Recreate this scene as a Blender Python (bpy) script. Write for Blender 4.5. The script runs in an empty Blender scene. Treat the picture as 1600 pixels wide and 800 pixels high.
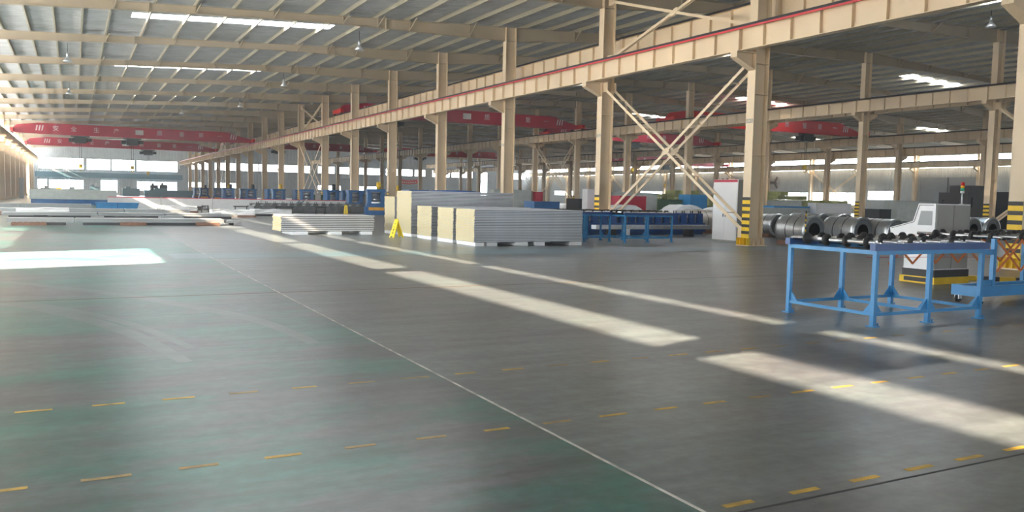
import bpy, bmesh, math, random
from mathutils import Vector, Matrix
random.seed(7)
S = bpy.context.scene
COL = S.collection

# ------------------------------------------------------------------ camera, sky, sun, exposure
CAM_H = 1.5
F_PX, YAW, PITCH, ROLL = 1306.0, 0.48302, 0.07178, 0.02102
cd = bpy.data.cameras.new('camera'); cam = bpy.data.objects.new('camera', cd); COL.objects.link(cam)
cd.sensor_width = 36.0; cd.lens = F_PX * 36.0 / 1600.0; cd.clip_start = 0.05; cd.clip_end = 2000
_cy, _sy, _cp, _sp = math.cos(YAW), math.sin(YAW), math.cos(PITCH), math.sin(PITCH)
_F = Vector((_sy*_cp, _cy*_cp, -_sp)); _R = Vector((_cy, -_sy, 0)); _U = _R.cross(_F)
_cr, _sr = math.cos(ROLL), math.sin(ROLL)
_R2 = _cr*_R + _sr*_U; _U2 = -_sr*_R + _cr*_U
cam.matrix_world = Matrix(((_R2.x, _U2.x, -_F.x, 0), (_R2.y, _U2.y, -_F.y, 0), (_R2.z, _U2.z, -_F.z, CAM_H), (0, 0, 0, 1)))
S.camera = cam
S.view_settings.view_transform = 'Standard'; S.view_settings.look = 'None'
S.view_settings.exposure = 1.62; S.view_settings.gamma = 1.0
S.view_settings.use_curve_mapping = False
try:
    S.cycles.use_denoising = True
    S.cycles.max_bounces = 10; S.cycles.diffuse_bounces = 5; S.cycles.glossy_bounces = 4; S.cycles.transparent_max_bounces = 16
    S.cycles.sample_clamp_indirect = 6.0
    S.cycles.use_light_tree = False
except Exception:
    pass
W = bpy.data.worlds.new('sky'); S.world = W; W.use_nodes = True
_bg = W.node_tree.nodes['Background']; _bg.inputs[0].default_value = (0.80, 0.90, 1.0, 1); _bg.inputs[1].default_value = 4.5
SUN_STRENGTH = 40.0
PANE_GLOW = 10.0          # daylight given off by the frosted panes
SKY_GLOW = 9.0           # same for the translucent roof sheets
PANE_CLEAR = 0.55        # share of sunlight the dusty glazing lets straight through
sl = bpy.data.lights.new('sun', 'SUN'); sl.energy = SUN_STRENGTH; sl.angle = math.radians(0.53); sl.color = (1.0, 0.86, 0.69)
sun = bpy.data.objects.new('sun', sl); COL.objects.link(sun)
sun.rotation_euler = Vector((1.0, 0.28, -0.52)).to_track_quat('-Z', 'Y').to_euler()
sun.location = (-40, 0, 30)

# ------------------------------------------------------------------ materials
def mat(name, c, rough=0.6, metal=0.0, var=0.08, scale=3.0, bump=0.0, bscale=40.0, spec=0.5, var2=None, stretch=None):
    m = bpy.data.materials.new(name); m.use_nodes = True
    nt = m.node_tree; b = nt.nodes['Principled BSDF']
    b.inputs['Roughness'].default_value = rough; b.inputs['Metallic'].default_value = metal
    b.inputs['Specular IOR Level'].default_value = spec
    tc = nt.nodes.new('ShaderNodeTexCoord'); src = tc.outputs['Object']
    if stretch:
        mp = nt.nodes.new('ShaderNodeMapping'); mp.inputs['Scale'].default_value = stretch
        nt.links.new(src, mp.inputs[0]); src = mp.outputs[0]
    n = nt.nodes.new('ShaderNodeTexNoise'); n.inputs['Scale'].default_value = scale; n.inputs['Detail'].default_value = 4
    nt.links.new(src, n.inputs['Vector'])
    r = nt.nodes.new('ShaderNodeValToRGB')
    r.color_ramp.elements[0].position = 0.3; r.color_ramp.elements[1].position = 0.7
    d = var2 or tuple(x*(1-var*1.6) for x in c); l = tuple(min(1, x*(1+var)) for x in c)
    r.color_ramp.elements[0].color = (*d, 1); r.color_ramp.elements[1].color = (*l, 1)
    nt.links.new(n.outputs['Fac'], r.inputs[0]); nt.links.new(r.outputs[0], b.inputs['Base Color'])
    if bump:
        n2 = nt.nodes.new('ShaderNodeTexNoise'); n2.inputs['Scale'].default_value = bscale
        nt.links.new(src, n2.inputs['Vector'])
        bp = nt.nodes.new('ShaderNodeBump'); bp.inputs['Strength'].default_value = bump; bp.inputs['Distance'].default_value = 0.02
        nt.links.new(n2.outputs['Fac'], bp.inputs['Height']); nt.links.new(bp.outputs[0], b.inputs['Normal'])
    return m

def ribbed(name, c, axis, period, rough=0.55, metal=0.0, var=0.06):
    """sheet metal with ribs: a wave in the normal along one object axis"""
    m = mat(name, c, rough, metal, var, 1.2)
    nt = m.node_tree; b = nt.nodes['Principled BSDF']
    tc = nt.nodes.new('ShaderNodeTexCoord'); sp = nt.nodes.new('ShaderNodeSeparateXYZ'); nt.links.new(tc.outputs['Object'], sp.inputs[0])
    mu = nt.nodes.new('ShaderNodeMath'); mu.operation = 'MULTIPLY'; mu.inputs[1].default_value = 2*math.pi/period
    nt.links.new(sp.outputs[axis], mu.inputs[0])
    si = nt.nodes.new('ShaderNodeMath'); si.operation = 'SINE'; nt.links.new(mu.outputs[0], si.inputs[0])
    bp = nt.nodes.new('ShaderNodeBump'); bp.inputs['Strength'].default_value = 0.6; bp.inputs['Distance'].default_value = 0.03
    nt.links.new(si.outputs[0], bp.inputs['Height']); nt.links.new(bp.outputs[0], b.inputs['Normal'])
    return m

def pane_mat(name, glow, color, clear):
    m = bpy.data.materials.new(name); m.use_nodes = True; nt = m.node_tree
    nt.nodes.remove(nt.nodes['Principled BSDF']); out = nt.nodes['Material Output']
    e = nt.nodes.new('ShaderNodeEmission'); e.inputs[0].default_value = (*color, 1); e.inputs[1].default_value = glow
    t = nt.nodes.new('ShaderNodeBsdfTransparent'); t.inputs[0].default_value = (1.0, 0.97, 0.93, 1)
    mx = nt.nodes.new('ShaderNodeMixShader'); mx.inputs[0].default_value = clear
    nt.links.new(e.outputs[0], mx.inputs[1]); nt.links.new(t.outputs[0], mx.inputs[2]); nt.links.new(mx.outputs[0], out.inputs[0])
    return m

def floor_mat():
    m = bpy.data.materials.new('painted_floor'); m.use_nodes = True; nt = m.node_tree; b = nt.nodes['Principled BSDF']
    L = nt.links.new
    tc = nt.nodes.new('ShaderNodeTexCoord'); sp = nt.nodes.new('ShaderNodeSeparateXYZ'); L(tc.outputs['Object'], sp.inputs[0])
    def noise(scale, detail=5, stretch=None, rough=0.6):
        n = nt.nodes.new('ShaderNodeTexNoise'); n.inputs['Scale'].default_value = scale; n.inputs['Detail'].default_value = detail
        n.inputs['Roughness'].default_value = rough
        if stretch:
            mp = nt.nodes.new('ShaderNodeMapping'); mp.inputs['Scale'].default_value = stretch; L(tc.outputs['Object'], mp.inputs[0]); L(mp.outputs[0], n.inputs['Vector'])
        else: L(tc.outputs['Object'], n.inputs['Vector'])
        return n.outputs['Fac']
    def ramp(f, a, bb, ca, cb):
        r = nt.nodes.new('ShaderNodeValToRGB'); r.color_ramp.elements[0].position = a; r.color_ramp.elements[1].position = bb
        r.color_ramp.interpolation = 'EASE'; r.color_ramp.elements[0].color = (*ca, 1); r.color_ramp.elements[1].color = (*cb, 1); L(f, r.inputs[0]); return r.outputs[0]
    def mix(f, a, bb):
        x = nt.nodes.new('ShaderNodeMix'); x.data_type = 'RGBA'
        if isinstance(f, float): x.inputs[0].default_value = f
        else: L(f, x.inputs[0])
        L(a, x.inputs[6]); L(bb, x.inputs[7]); return x.outputs[2]
    wear = noise(0.42, 9, (0.9, 1.5, 1), 0.68)
    green = ramp(wear, 0.40, 0.60, FLOOR_WORN, FLOOR_GREEN)
    grey = ramp(wear, 0.36, 0.64, FLOOR_WORN2, FLOOR_GREY)
    mr = nt.nodes.new('ShaderNodeMapRange'); mr.inputs[1].default_value = 2.65; mr.inputs[2].default_value = 2.69; L(sp.outputs[0], mr.inputs[0])
    base = mix(mr.outputs[0], green, grey)
    # scuffs running along the hall, fine grain
    sc = ramp(noise(0.9, 8, (0.6, 3.0, 1), 0.7), 0.38, 0.64, (0.74, 0.74, 0.75), (1.12, 1.12, 1.12))
    fine = ramp(noise(9.0, 4), 0.3, 0.7, (0.84, 0.84, 0.84), (1.12, 1.12, 1.12))
    mm = nt.nodes.new('ShaderNodeMix'); mm.data_type = 'RGBA'; mm.blend_type = 'MULTIPLY'; mm.inputs[0].default_value = 1.0; L(base, mm.inputs[6]); L(sc, mm.inputs[7])
    m2 = nt.nodes.new('ShaderNodeMix'); m2.data_type = 'RGBA'; m2.blend_type = 'MULTIPLY'; m2.inputs[0].default_value = 1.0; L(mm.outputs[2], m2.inputs[6]); L(fine, m2.inputs[7])
    L(m2.outputs[2], b.inputs['Base Color'])
    rr = nt.nodes.new('ShaderNodeMapRange'); rr.inputs[1].default_value = 0.2; rr.inputs[2].default_value = 0.8; rr.inputs[3].default_value = 0.278; rr.inputs[4].default_value = 0.32
    L(noise(1.3, 6, (2.0, 1.0, 1)), rr.inputs[0]); L(rr.outputs[0], b.inputs['Roughness'])
    b.inputs['Specular IOR Level'].default_value = 0.4
    bp = nt.nodes.new('ShaderNodeBump'); bp.inputs['Strength'].default_value = 0.05; bp.inputs['Distance'].default_value = 0.01
    L(noise(14.0, 3), bp.inputs['Height']); L(bp.outputs[0], b.inputs['Normal'])
    return m
FLOOR_GREEN = (0.036, 0.150, 0.126); FLOOR_WORN = (0.104, 0.106, 0.116)
FLOOR_GREY = (0.152, 0.184, 0.184); FLOOR_WORN2 = (0.132, 0.138, 0.148)

M = dict(
 cream=mat('cream_steel_paint', (0.74, 0.59, 0.405), 0.45, 0, 0.05, 0.8),
 purlin=mat('tan_purlin_paint', (0.44, 0.40, 0.30), 0.5, 0, 0.06, 0.8),
 rafter=mat('tan_rafter_paint', (0.46, 0.38, 0.27), 0.5, 0, 0.06, 0.8),
 roof=ribbed('roof_lining_sheet', (0.50, 0.51, 0.52), 1, 0.45, 0.5, 0.0, 0.10),
 wall=ribbed('wall_cladding', (0.44, 0.46, 0.46), 1, 0.3),
 wallx=ribbed('end_wall_cladding', (0.50, 0.52, 0.53), 0, 0.3),
 frame=mat('window_frame_paint', (0.45, 0.46, 0.46), 0.5),
 darkline=mat('black_rail_steel', (0.03, 0.03, 0.035), 0.5, 0.3),
 redbar=mat('red_conductor_bar', (0.62, 0.05, 0.06), 0.45),
 crane=mat('crane_red_paint', (0.50, 0.03, 0.06), 0.4, 0, 0.08, 0.6),
 crane_bright=mat('crane_bright_red_paint', (0.75, 0.03, 0.03), 0.4, 0, 0.08, 0.6),
 white_paint=mat('white_lettering_paint', (0.75, 0.72, 0.70), 0.6),
 dark=mat('dark_machine_steel', (0.045, 0.05, 0.055), 0.5, 0.4),
 yellow=mat('yellow_hazard_paint', (0.85, 0.55, 0.02), 0.5, 0, 0.08, 4),
 black=mat('black_hazard_paint', (0.035, 0.032, 0.035), 0.55, 0, 0.1, 4),
 label_ink=mat('blue_grey_stencil', (0.13, 0.20, 0.24), 0.7),
 blue=mat('blue_frame_paint', (0.035, 0.25, 0.54), 0.35, 0, 0.08, 3),
 navy=mat('dark_blue_rail_paint', (0.015, 0.07, 0.24), 0.35, 0, 0.1, 3),
 chrome=mat('polished_roller_steel', (0.75, 0.76, 0.78), 0.22, 1.0, 0.04, 6),
 rubber=mat('black_rubber', (0.02, 0.02, 0.022), 0.6),
 zinc=mat('galvanised_steel', (0.62, 0.64, 0.66), 0.35, 0.9, 0.08, 6),
 orange=mat('orange_lattice_paint', (0.60, 0.16, 0.03), 0.5),
 panel_skin=mat('grey_panel_steel', (0.50, 0.51, 0.54), 0.38, 0.35, 0.05, 2),
 panel_pale=mat('pale_panel_steel', (0.66, 0.66, 0.67), 0.38, 0.25, 0.05, 2),
 wool=mat('rock_wool_core', (0.66, 0.57, 0.33), 0.95, 0, 0.12, 9, 0.5, 60, stretch=(1, 1, 6)),
 foam=mat('white_foam', (0.92, 0.93, 0.95), 0.7, 0, 0.02),
 signyellow=mat('yellow_plastic', (0.90, 0.66, 0.01), 0.4, 0, 0.04),
 cabwhite=mat('white_cabinet_enamel', (0.78, 0.78, 0.79), 0.35, 0, 0.02),
 cabgrey=mat('grey_cabinet_enamel', (0.33, 0.32, 0.29), 0.45, 0, 0.04),
 seam=mat('dark_seam', (0.06, 0.06, 0.065), 0.7),
 coil=mat('steel_coil_wrap', (0.58, 0.59, 0.60), 0.36, 0.8, 0.12, 5, stretch=(1, 9, 1)),
 coiltan=mat('tan_coil_wrap', (0.46, 0.42, 0.37), 0.5, 0.3, 0.10, 4),
 coilend=mat('coil_edge_windings', (0.26, 0.27, 0.28), 0.42, 0.7, 0.25, 30),
 coilblue=mat('bluish_coil_wrap', (0.32, 0.40, 0.46), 0.3, 0.8, 0.10, 5),
 tarp=mat('blue_green_sheet', (0.12, 0.24, 0.30), 0.6),
 bin=mat('blue_bin_paint', (0.03, 0.22, 0.48), 0.4),
 boardred=mat('red_edge_strip', (0.55, 0.03, 0.06), 0.5),
 bedgrey=mat('worn_grey_machine_paint', (0.17, 0.18, 0.19), 0.5, 0.2, 0.15, 3),
 pallet=mat('reddish_timber', (0.22, 0.12, 0.08), 0.8, 0, 0.15, 6),
 guardwhite=mat('guard_wall_enamel', (0.60, 0.61, 0.61), 0.45, 0, 0.04),
 greywall=mat('pale_grey_board', (0.34, 0.36, 0.365), 0.5, 0, 0.06, 1.5),
 machblue=mat('machine_blue_paint', (0.03, 0.13, 0.32), 0.4, 0, 0.1, 3),
 orangelabel=mat('orange_sign_paint', (0.80, 0.38, 0.03), 0.5),
 greenwool=mat('olive_wool_packs', (0.34, 0.36, 0.12), 0.9, 0, 0.18, 3),
 darkgreen=mat('dark_green_paint', (0.05, 0.11, 0.07), 0.5),
 redbox=mat('red_box_paint', (0.50, 0.03, 0.06), 0.4),
 cover=mat('white_dust_sheet', (0.72, 0.73, 0.74), 0.8, 0, 0.05, 2, 0.4, 5),
 amber=mat('amber_lens', (0.85, 0.45, 0.03), 0.25), redlens=mat('red_lens', (0.70, 0.03, 0.03), 0.25), greenlens=mat('green_lens', (0.02, 0.40, 0.20), 0.25),
 alu=mat('aluminium', (0.75, 0.76, 0.77), 0.35, 0.7, 0.03),
 dash=mat('worn_yellow_floor_paint', (0.60, 0.36, 0.045), 0.5, 0, 0.25, 7, var2=(0.36, 0.23, 0.06)),
 dashfaint=mat('rubbed_yellow_floor_paint', (0.38, 0.24, 0.08), 0.5, 0, 0.25, 7, var2=(0.22, 0.16, 0.09)),
 tread=mat('pale_tyre_scuff', (0.112, 0.140, 0.142), 0.31, 0, 0.2, 2.5, var2=(0.075, 0.118, 0.112)),
 jointfill=mat('pale_joint_filler', (0.60, 0.57, 0.53), 0.7, 0, 0.25, 5, var2=(0.28, 0.27, 0.26)),
 bluestripe=mat('faded_blue_floor_paint', (0.115, 0.185, 0.215), 0.30, 0, 0.15, 1.5),
 crack=mat('rusty_floor_crack', (0.23, 0.16, 0.10), 0.6, 0, 0.2, 3),
 ground=mat('concrete_yard', (0.55, 0.52, 0.47), 0.9, 0, 0.06, 0.3),
 door=ribbed('grey_roller_door', (0.25, 0.265, 0.28), 0, 0.25),
 olive=mat('grey_green_board', (0.42, 0.45, 0.43), 0.6),
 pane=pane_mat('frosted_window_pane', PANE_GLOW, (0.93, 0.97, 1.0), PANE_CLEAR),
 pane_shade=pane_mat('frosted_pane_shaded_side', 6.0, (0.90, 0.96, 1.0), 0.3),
 skypane=pane_mat('translucent_roof_sheet', SKY_GLOW, (0.95, 0.98, 1.0), 0.1),
)
M['floor'] = floor_mat()

# ------------------------------------------------------------------ helpers
class MB:
    def __init__(s): s.bm = bmesh.new()
    def verts8(s, v, mi=0):
        vs = [s.bm.verts.new(p) for p in v]
        for f in ((0,3,2,1),(4,5,6,7),(0,1,5,4),(1,2,6,5),(2,3,7,6),(3,0,4,7)):
            fc = s.bm.faces.new([vs[i] for i in f]); fc.material_index = mi
        return vs
    def box(s, x0, x1, y0, y1, z0, z1, mi=0):
        s.verts8([(x0,y0,z0),(x1,y0,z0),(x1,y1,z0),(x0,y1,z0),(x0,y0,z1),(x1,y0,z1),(x1,y1,z1),(x0,y1,z1)], mi); return s
    def slab(s, x0, x1, y0, y1, za0, za1, zb0, zb1, mi=0):
        """box whose bottom/top heights go from za at x0 to zb at x1"""
        s.verts8([(x0,y0,za0),(x1,y0,zb0),(x1,y1,zb0),(x0,y1,za0),(x0,y0,za1),(x1,y0,zb1),(x1,y1,zb1),(x0,y1,za1)], mi); return s
    def bar(s, a, b, w, h, up=(0,0,1), mi=0):
        a, b = Vector(a), Vector(b); d = (b-a).normalized(); u = Vector(up)
        if abs(d.dot(u)) > 0.99: u = Vector((0,1,0))
        r = d.cross(u).normalized(); u = r.cross(d)
        r *= w/2; u *= h/2
        s.verts8([a-r-u, a+r-u, b+r-u, b-r-u, a-r+u, a+r+u, b+r+u, b-r+u], mi); return s
    def cyl(s, a, b, r, n=16, r2=None, cap=True, mi=0):
        a, b = Vector(a), Vector(b); d = (b-a).normalized(); u = Vector((0,0,1)) if abs(d.z) < 0.9 else Vector((1,0,0))
        x = d.cross(u).normalized(); y = d.cross(x); r2 = r if r2 is None else r2
        A = [s.bm.verts.new(a + (x*math.cos(t)+y*math.sin(t))*r) for t in [2*math.pi*i/n for i in range(n)]]
        B = [s.bm.verts.new(b + (x*math.cos(t)+y*math.sin(t))*r2) for t in [2*math.pi*i/n for i in range(n)]]
        for i in range(n):
            f = s.bm.faces.new([A[i], A[(i+1)%n], B[(i+1)%n], B[i]]); f.smooth = True; f.material_index = mi
        if cap:
            s.bm.faces.new(A[::-1]).material_index = mi; s.bm.faces.new(B).material_index = mi
        return s
    def lathe(s, c, prof, n=24, axis='z', mi=0):
        """prof: (r, t) pairs, closed loop if first == last"""
        rings = []
        for r, t in prof:
            ring = []
            for i in range(n):
                a = 2*math.pi*i/n; p = (r*math.cos(a), r*math.sin(a), t)
                if axis == 'y': p = (p[0], p[2], p[1])
                if axis == 'x': p = (p[2], p[0], p[1])
                ring.append(s.bm.verts.new((c[0]+p[0], c[1]+p[1], c[2]+p[2])))
            rings.append(ring)
        for k in range(len(rings)-1):
            for i in range(n):
                f = s.bm.faces.new([rings[k][i], rings[k][(i+1)%n], rings[k+1][(i+1)%n], rings[k+1][i]]); f.smooth = True; f.material_index = mi
        return s
    def prism(s, poly, a0, a1, axis='x', mi=0):
        """polygon in the other two axes extruded along axis"""
        def P(u, v, a): return {'x': (a, u, v), 'y': (u, a, v), 'z': (u, v, a)}[axis]
        A = [s.bm.verts.new(P(u, v, a0)) for u, v in poly]; B = [s.bm.verts.new(P(u, v, a1)) for u, v in poly]; n = len(poly)
        s.bm.faces.new(A).material_index = mi; s.bm.faces.new(B[::-1]).material_index = mi
        for i in range(n): s.bm.faces.new([A[(i+1)%n], A[i], B[i], B[(i+1)%n]]).material_index = mi
        return s
    def bevel(s, w, seg=2):
        bmesh.ops.bevel(s.bm, geom=list(s.bm.edges), offset=w, segments=seg, affect='EDGES', clamp_overlap=True); return s
    def build(s, name, m, parent=None, loc=None):
        bmesh.ops.recalc_face_normals(s.bm, faces=s.bm.faces)
        me = bpy.data.meshes.new(name); s.bm.to_mesh(me); s.bm.free()
        for x in (m if isinstance(m, (list, tuple)) else [m]): me.materials.append(M[x] if isinstance(x, str) else x)
        o = bpy.data.objects.new(name, me); COL.objects.link(o)
        if parent: o.parent = parent
        if loc: o.location = loc
        return o

def empty(name, loc=(0,0,0), rz=0.0):
    o = bpy.data.objects.new(name, None); COL.objects.link(o); o.location = loc; o.rotation_euler = (0,0,rz); o.empty_display_size = 0.3
    return o
def tag(o, label, cat, group=None, kind=None):
    o['label'] = label; o['category'] = cat
    if group: o['group'] = group
    if kind: o['kind'] = kind
    return o
def struct(o): o['kind'] = 'structure'; return o
def kids(o): return [c for c in KIDS.get(o, [])]
KIDS = {}
def copy_tree(root, loc, rz=None):
    def rec(o, parent):
        c = o.copy(); COL.objects.link(c)
        if parent: c.parent = parent
        for ch in o.children: rec(ch, c)
        return c
    bpy.context.view_layer.update()
    r = rec(root, None); r.location = loc
    if rz is not None: r.rotation_euler = (0, 0, rz)
    return r
ORD = 'first second third fourth fifth sixth seventh eighth ninth tenth eleventh twelfth thirteenth fourteenth fifteenth sixteenth seventeenth eighteenth nineteenth twentieth twenty-first twenty-second twenty-third twenty-fourth twenty-fifth twenty-sixth twenty-seventh twenty-eighth twenty-ninth thirtieth'.split()

# ------------------------------------------------------------------ the hall
YK = lambda k: 21.11 + 9.01*k
Y0, Y1, XL, XR = -14.0, 183.3, -7.0, 101.0
roofz = lambda X: 9.02 + 0.05*(X+7) if X < 47 else 9.02 + 0.05*(101-X)

struct(MB().box(XL, XR, Y0, Y1, -0.2, 0).build('floor', 'floor'))
struct(MB().box(-90, XL, -60, 240, -0.3, -0.06).build('ground', 'ground'))  # unseen ground outside the left wall, added to bounce sunlight indoors

# roof with openings for the translucent sheets
mb = MB()
ys = sorted(set([Y0, Y1] + [YK(k)+d for k in (0.5,2.5,4.5,6.5) for d in (-1.05, 0.2)]))
XSKY = [(2.5, 11.9), (29.5, 39.3), (55.2, 62.6), (81.5, 91.0)]
for i in range(len(ys)-1):
    ya, yb = ys[i], ys[i+1]
    hole = abs((yb-ya)-1.25) < 1e-3
    cuts = [(XL, 47), (47, XR)]
    if hole: cuts = [(XL, 2.5), (11.9, 29.5), (39.3, 47), (47, 55.2), (62.6, 81.5), (91.0, XR)]
    for a, b in cuts: mb.slab(a, b, ya, yb, roofz(a), roofz(a)+0.1, roofz(b), roofz(b)+0.1)
struct(mb.build('ceiling', 'roof'))
for k in (0.5, 2.5, 4.5, 6.5):
    for a, b in XSKY:
        y = YK(k)
        struct(MB().slab(a, b, y-1.05, y+0.2, roofz(a)+0.03, roofz(a)+0.05, roofz(b)+0.03, roofz(b)+0.05).build('skylight', 'skypane'))

# purlins (one long rail each)
pl = MB().box(-0.035, 0.035, Y0, Y1, -0.2, -0.18).box(-0.035, -0.028, Y0, Y1, -0.19, 0).box(-0.035, 0.06, Y0, Y1, -0.012, 0).build('roof_purlin', 'purlin')
struct(pl)
px = [-6.4, -5.2, -4.1, -2.95, -1.8, -0.7, 0.45, 1.55]
x = 3.2
while x < 46: px.append(x); x += 1.62
px += [94-q for q in px]
px += [46.2, 47.8]
for i, x in enumerate(px):
    o = pl if i == 0 else pl.copy()
    if i: COL.objects.link(o)
    o.location = (x, 0, roofz(x)-0.003)

# rafters
def depth(x):
    best = 0.34
    for c, dmax in ((-6.7, 0.5), (20.14, 0.72), (46.9, 0.72), (73.8, 0.72), (100.6, 0.5)):
        d = abs(x-c); best = max(best, dmax - (dmax-0.34)*d/9.5)
    return best
st = [-6.7, 0, 3, 9.6, 12, 15, 19.84, 20.44, 25, 30, 37, 42, 46.6, 47.2, 52, 57, 63, 69, 73.5, 74.1, 79, 84, 91, 96, 100.6]
mb = MB()
for a, b in zip(st[:-1], st[1:]):
    ta, tb = roofz(a)-0.2, roofz(b)-0.2; ba, bb = ta-depth(a), tb-depth(b)
    mb.slab(a, b, -0.005, 0.005, ba, ta, bb, tb)
    mb.slab(a, b, -0.11, 0.11, ta-0.016, ta, tb-0.016, tb); mb.slab(a, b, -0.11, 0.11, ba, ba+0.016, bb, bb+0.016)
for x in [1.55, 4.8, 8.1, 11.3, 13.0, 14.6, 17.8, 24, 27, 30.5, 34, 37, 41, 44] :
    for xx in (x, 94-x):
        t = roofz(xx)-0.2; bt = t-depth(xx)
        mb.bar((xx, -0.1, bt+0.03), (xx+0.18, -0.55, t+0.05), 0.05, 0.05); mb.bar((xx, 0.1, bt+0.03), (xx+0.18, 0.55, t+0.05), 0.05, 0.05)
        mb.box(xx-0.006, xx+0.006, -0.1, 0.1, bt, t)
for x in (2.9, 13.4, 33.5, 60.5, 87.0):
    t = roofz(x)-0.2; bt = t-depth(x); mb.box(x-0.025, x+0.025, -0.13, 0.13, bt-0.06, t+0.04)
rf = struct(mb.build('roof_rafter', 'rafter'))
for i, k in enumerate(range(-3, 18)):
    o = rf if i == 0 else rf.copy()
    if i: COL.objects.link(o)
    o.location = (0, YK(k), 0)

# walls
def wall_x(name, x0, x1, holes, z1, material):
    """wall along Y between x0 and x1; holes = (y0, y1, z0, z1) sorted, may stack"""
    mb = MB(); ys = sorted(set([Y0, Y1] + [h[0] for h in holes] + [h[1] for h in holes]))
    for ya, yb in zip(ys[:-1], ys[1:]):
        hs = sorted([(h[2], h[3]) for h in holes if h[0] <= ya+1e-6 and h[1] >= yb-1e-6]); z = 0
        for a, b in hs:
            if a > z: mb.box(x0, x1, ya, yb, z, a)
            z = b
        if z < z1: mb.box(x0, x1, ya, yb, z, z1)
    return struct(mb.build(name, material))
def wall_y(name, y0, y1, holes, xs, xe, z1, material):
    mb = MB(); xs_ = sorted(set([xs, xe] + [h[0] for h in holes] + [h[1] for h in holes] + ([47.0] if xs < 47 < xe else [])))
    for xa, xb in zip(xs_[:-1], xs_[1:]):
        hs = sorted([(h[2], h[3]) for h in holes if h[0] <= xa+1e-6 and h[1] >= xb-1e-6]); z = 0
        for a, b in hs:
            if a > z: mb.box(xa, xb, y0, y1, z, a)
            z = b
        za, zb = roofz(xa), roofz(xb)
        mb.slab(xa, xb, y0, y1, z, za, z, zb)
    return struct(mb.build(name, material))
WIN_N = [0]
def window(x0, x1, y0, y1, z0, z1, along, nv, nh=0, pm='pane_shade'):
    """pane plus frame bars; along = 'x' or 'y'"""
    WIN_N[0] += 1
    if along == 'y':
        xm = (x0+x1)/2; p = MB().box(xm-0.008, xm+0.008, y0, y1, z0, z1)
        f = MB()
        for i in range(nv+1):
            y = y0 + (y1-y0)*i/nv; f.box(xm-0.03, xm+0.03, max(y0, y-0.03), min(y1, y+0.03), z0, z1)
        for z in [z0+0.03, z1-0.03] + [z0+(z1-z0)*(j+1)/(nh+1) for j in range(nh)]: f.box(xm-0.03, xm+0.03, y0, y1, z-0.03, z+0.03)
    else:
        ym = (y0+y1)/2; p = MB().box(x0, x1, ym-0.008, ym+0.008, z0, z1)
        f = MB()
        for i in range(nv+1):
            x = x0 + (x1-x0)*i/nv; f.box(max(x0, x-0.03), min(x1, x+0.03), ym-0.03, ym+0.03, z0, z1)
        for z in [z0+0.03, z1-0.03] + [z0+(z1-z0)*(j+1)/(nh+1) for j in range(nh)]: f.box(x0, x1, ym-0.03, ym+0.03, z-0.03, z+0.03)
    o = struct(p.build('window_%d' % WIN_N[0], pm)); fo = f.build('window_frame', 'frame', o)
    return o

# left wall: clerestory band, open doors, low windows
bays = [(YK(k)+0.22, YK(k+1)-0.22) for k in range(-4, 18)]
bays[0] = (Y0+0.3, bays[0][1]); bays[-1] = (bays[-1][0], Y1-0.3)
DOORS = [(15.75, 20.25, 0, 4.55), (68.0, 72.0, 0, 3.6), (150.5, 156.5, 0, 4.55)]
LOWL = [(21.6, 29.8, 1.2, 3.0), (30.4, 33.5, 1.2, 3.0), (39.5, 47.8, 0.95, 1.9), (48.6, 56.8, 0.95, 1.9)]
wall_x('wall_left', XL-0.15, XL, DOORS + LOWL + [(a, b, 6.33, 7.85) for a, b in bays], 9.05, 'wall')
for a, b in bays: window(XL-0.15, XL, a, b, 6.33, 7.85, 'y', 1, 0, 'pane')
for a, b, c, d in LOWL: window(XL-0.15, XL, a, b, c, d, 'y', 1, 0, 'pane')
# right wall
LOWR = [(77.7, 83.0, 2.0, 3.3), (85.1, 93.2, 1.2, 3.05), (94.0, 101.5, 1.2, 3.0), (121.5, 128.5, 1.2, 3.0), (130.5, 137.5, 1.2, 3.0), (163.0, 171.6, 1.9, 2.95)]
wall_x('wall_right', XR, XR+0.15, LOWR + [(66.6, 74.7, 0, 5.1)] + [(a, b, 6.3, 8.0) for a, b in bays], 9.05, 'wall')
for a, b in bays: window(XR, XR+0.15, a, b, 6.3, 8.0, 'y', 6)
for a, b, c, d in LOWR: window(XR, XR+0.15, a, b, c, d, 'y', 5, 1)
d1 = struct(MB().box(XR+0.02, XR+0.10, 66.6, 70.6, 0, 5.1).box(XR+0.02, XR+0.10, 70.7, 74.7, 0, 5.1).build('door_1', 'door'))
MB().box(XR-0.02, XR+0.02, 70.56, 70.74, 0, 5.1).build('door_seam', 'seam', d1)
# far end wall
EU = [(-5.9, 1.75), (2.3, 6.4), (6.7, 10.8), (11.15, 18.75)]
EL = [(-4.2, 1.7), (11.2, 18.65), (-6.1, -4.5)]
H = [(a, b, 4.85, 7.0) for a, b in EU] + [(a, b, 1.0, 2.85) for a, b in EL] + [(4.65, 7.65, 0.5, 2.95)]
EB = [(21.2, 25.4), (26.0, 30.3), (30.9, 34.8), (35.0, 39.7), (40.2, 45.8), (47.6, 51.3), (51.7, 56.5), (57.0, 62.6), (63.2, 69.6), (70.2, 72.8), (74.6, 79.0), (79.5, 85.0), (86.0, 92.0), (93.0, 99.5)]
H += [(a, b, 5.55, 7.1) for a, b in EB]
EC = [(26.0, 30.3), (47.6, 51.3), (52.0, 56.5), (57.0, 62.6), (20.8, 23.6)]
H += [(a, b, 1.9, 2.95) for a, b in EC] + [(87.2, 88.9, 0, 7.0), (90.0, 91.6, 1.0, 2.5)]
H = [h for h in H if not (h[0] == 86.0)]
wall_y('wall_far', Y1, Y1+0.15, H, XL, XR, 0, 'wallx')
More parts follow.
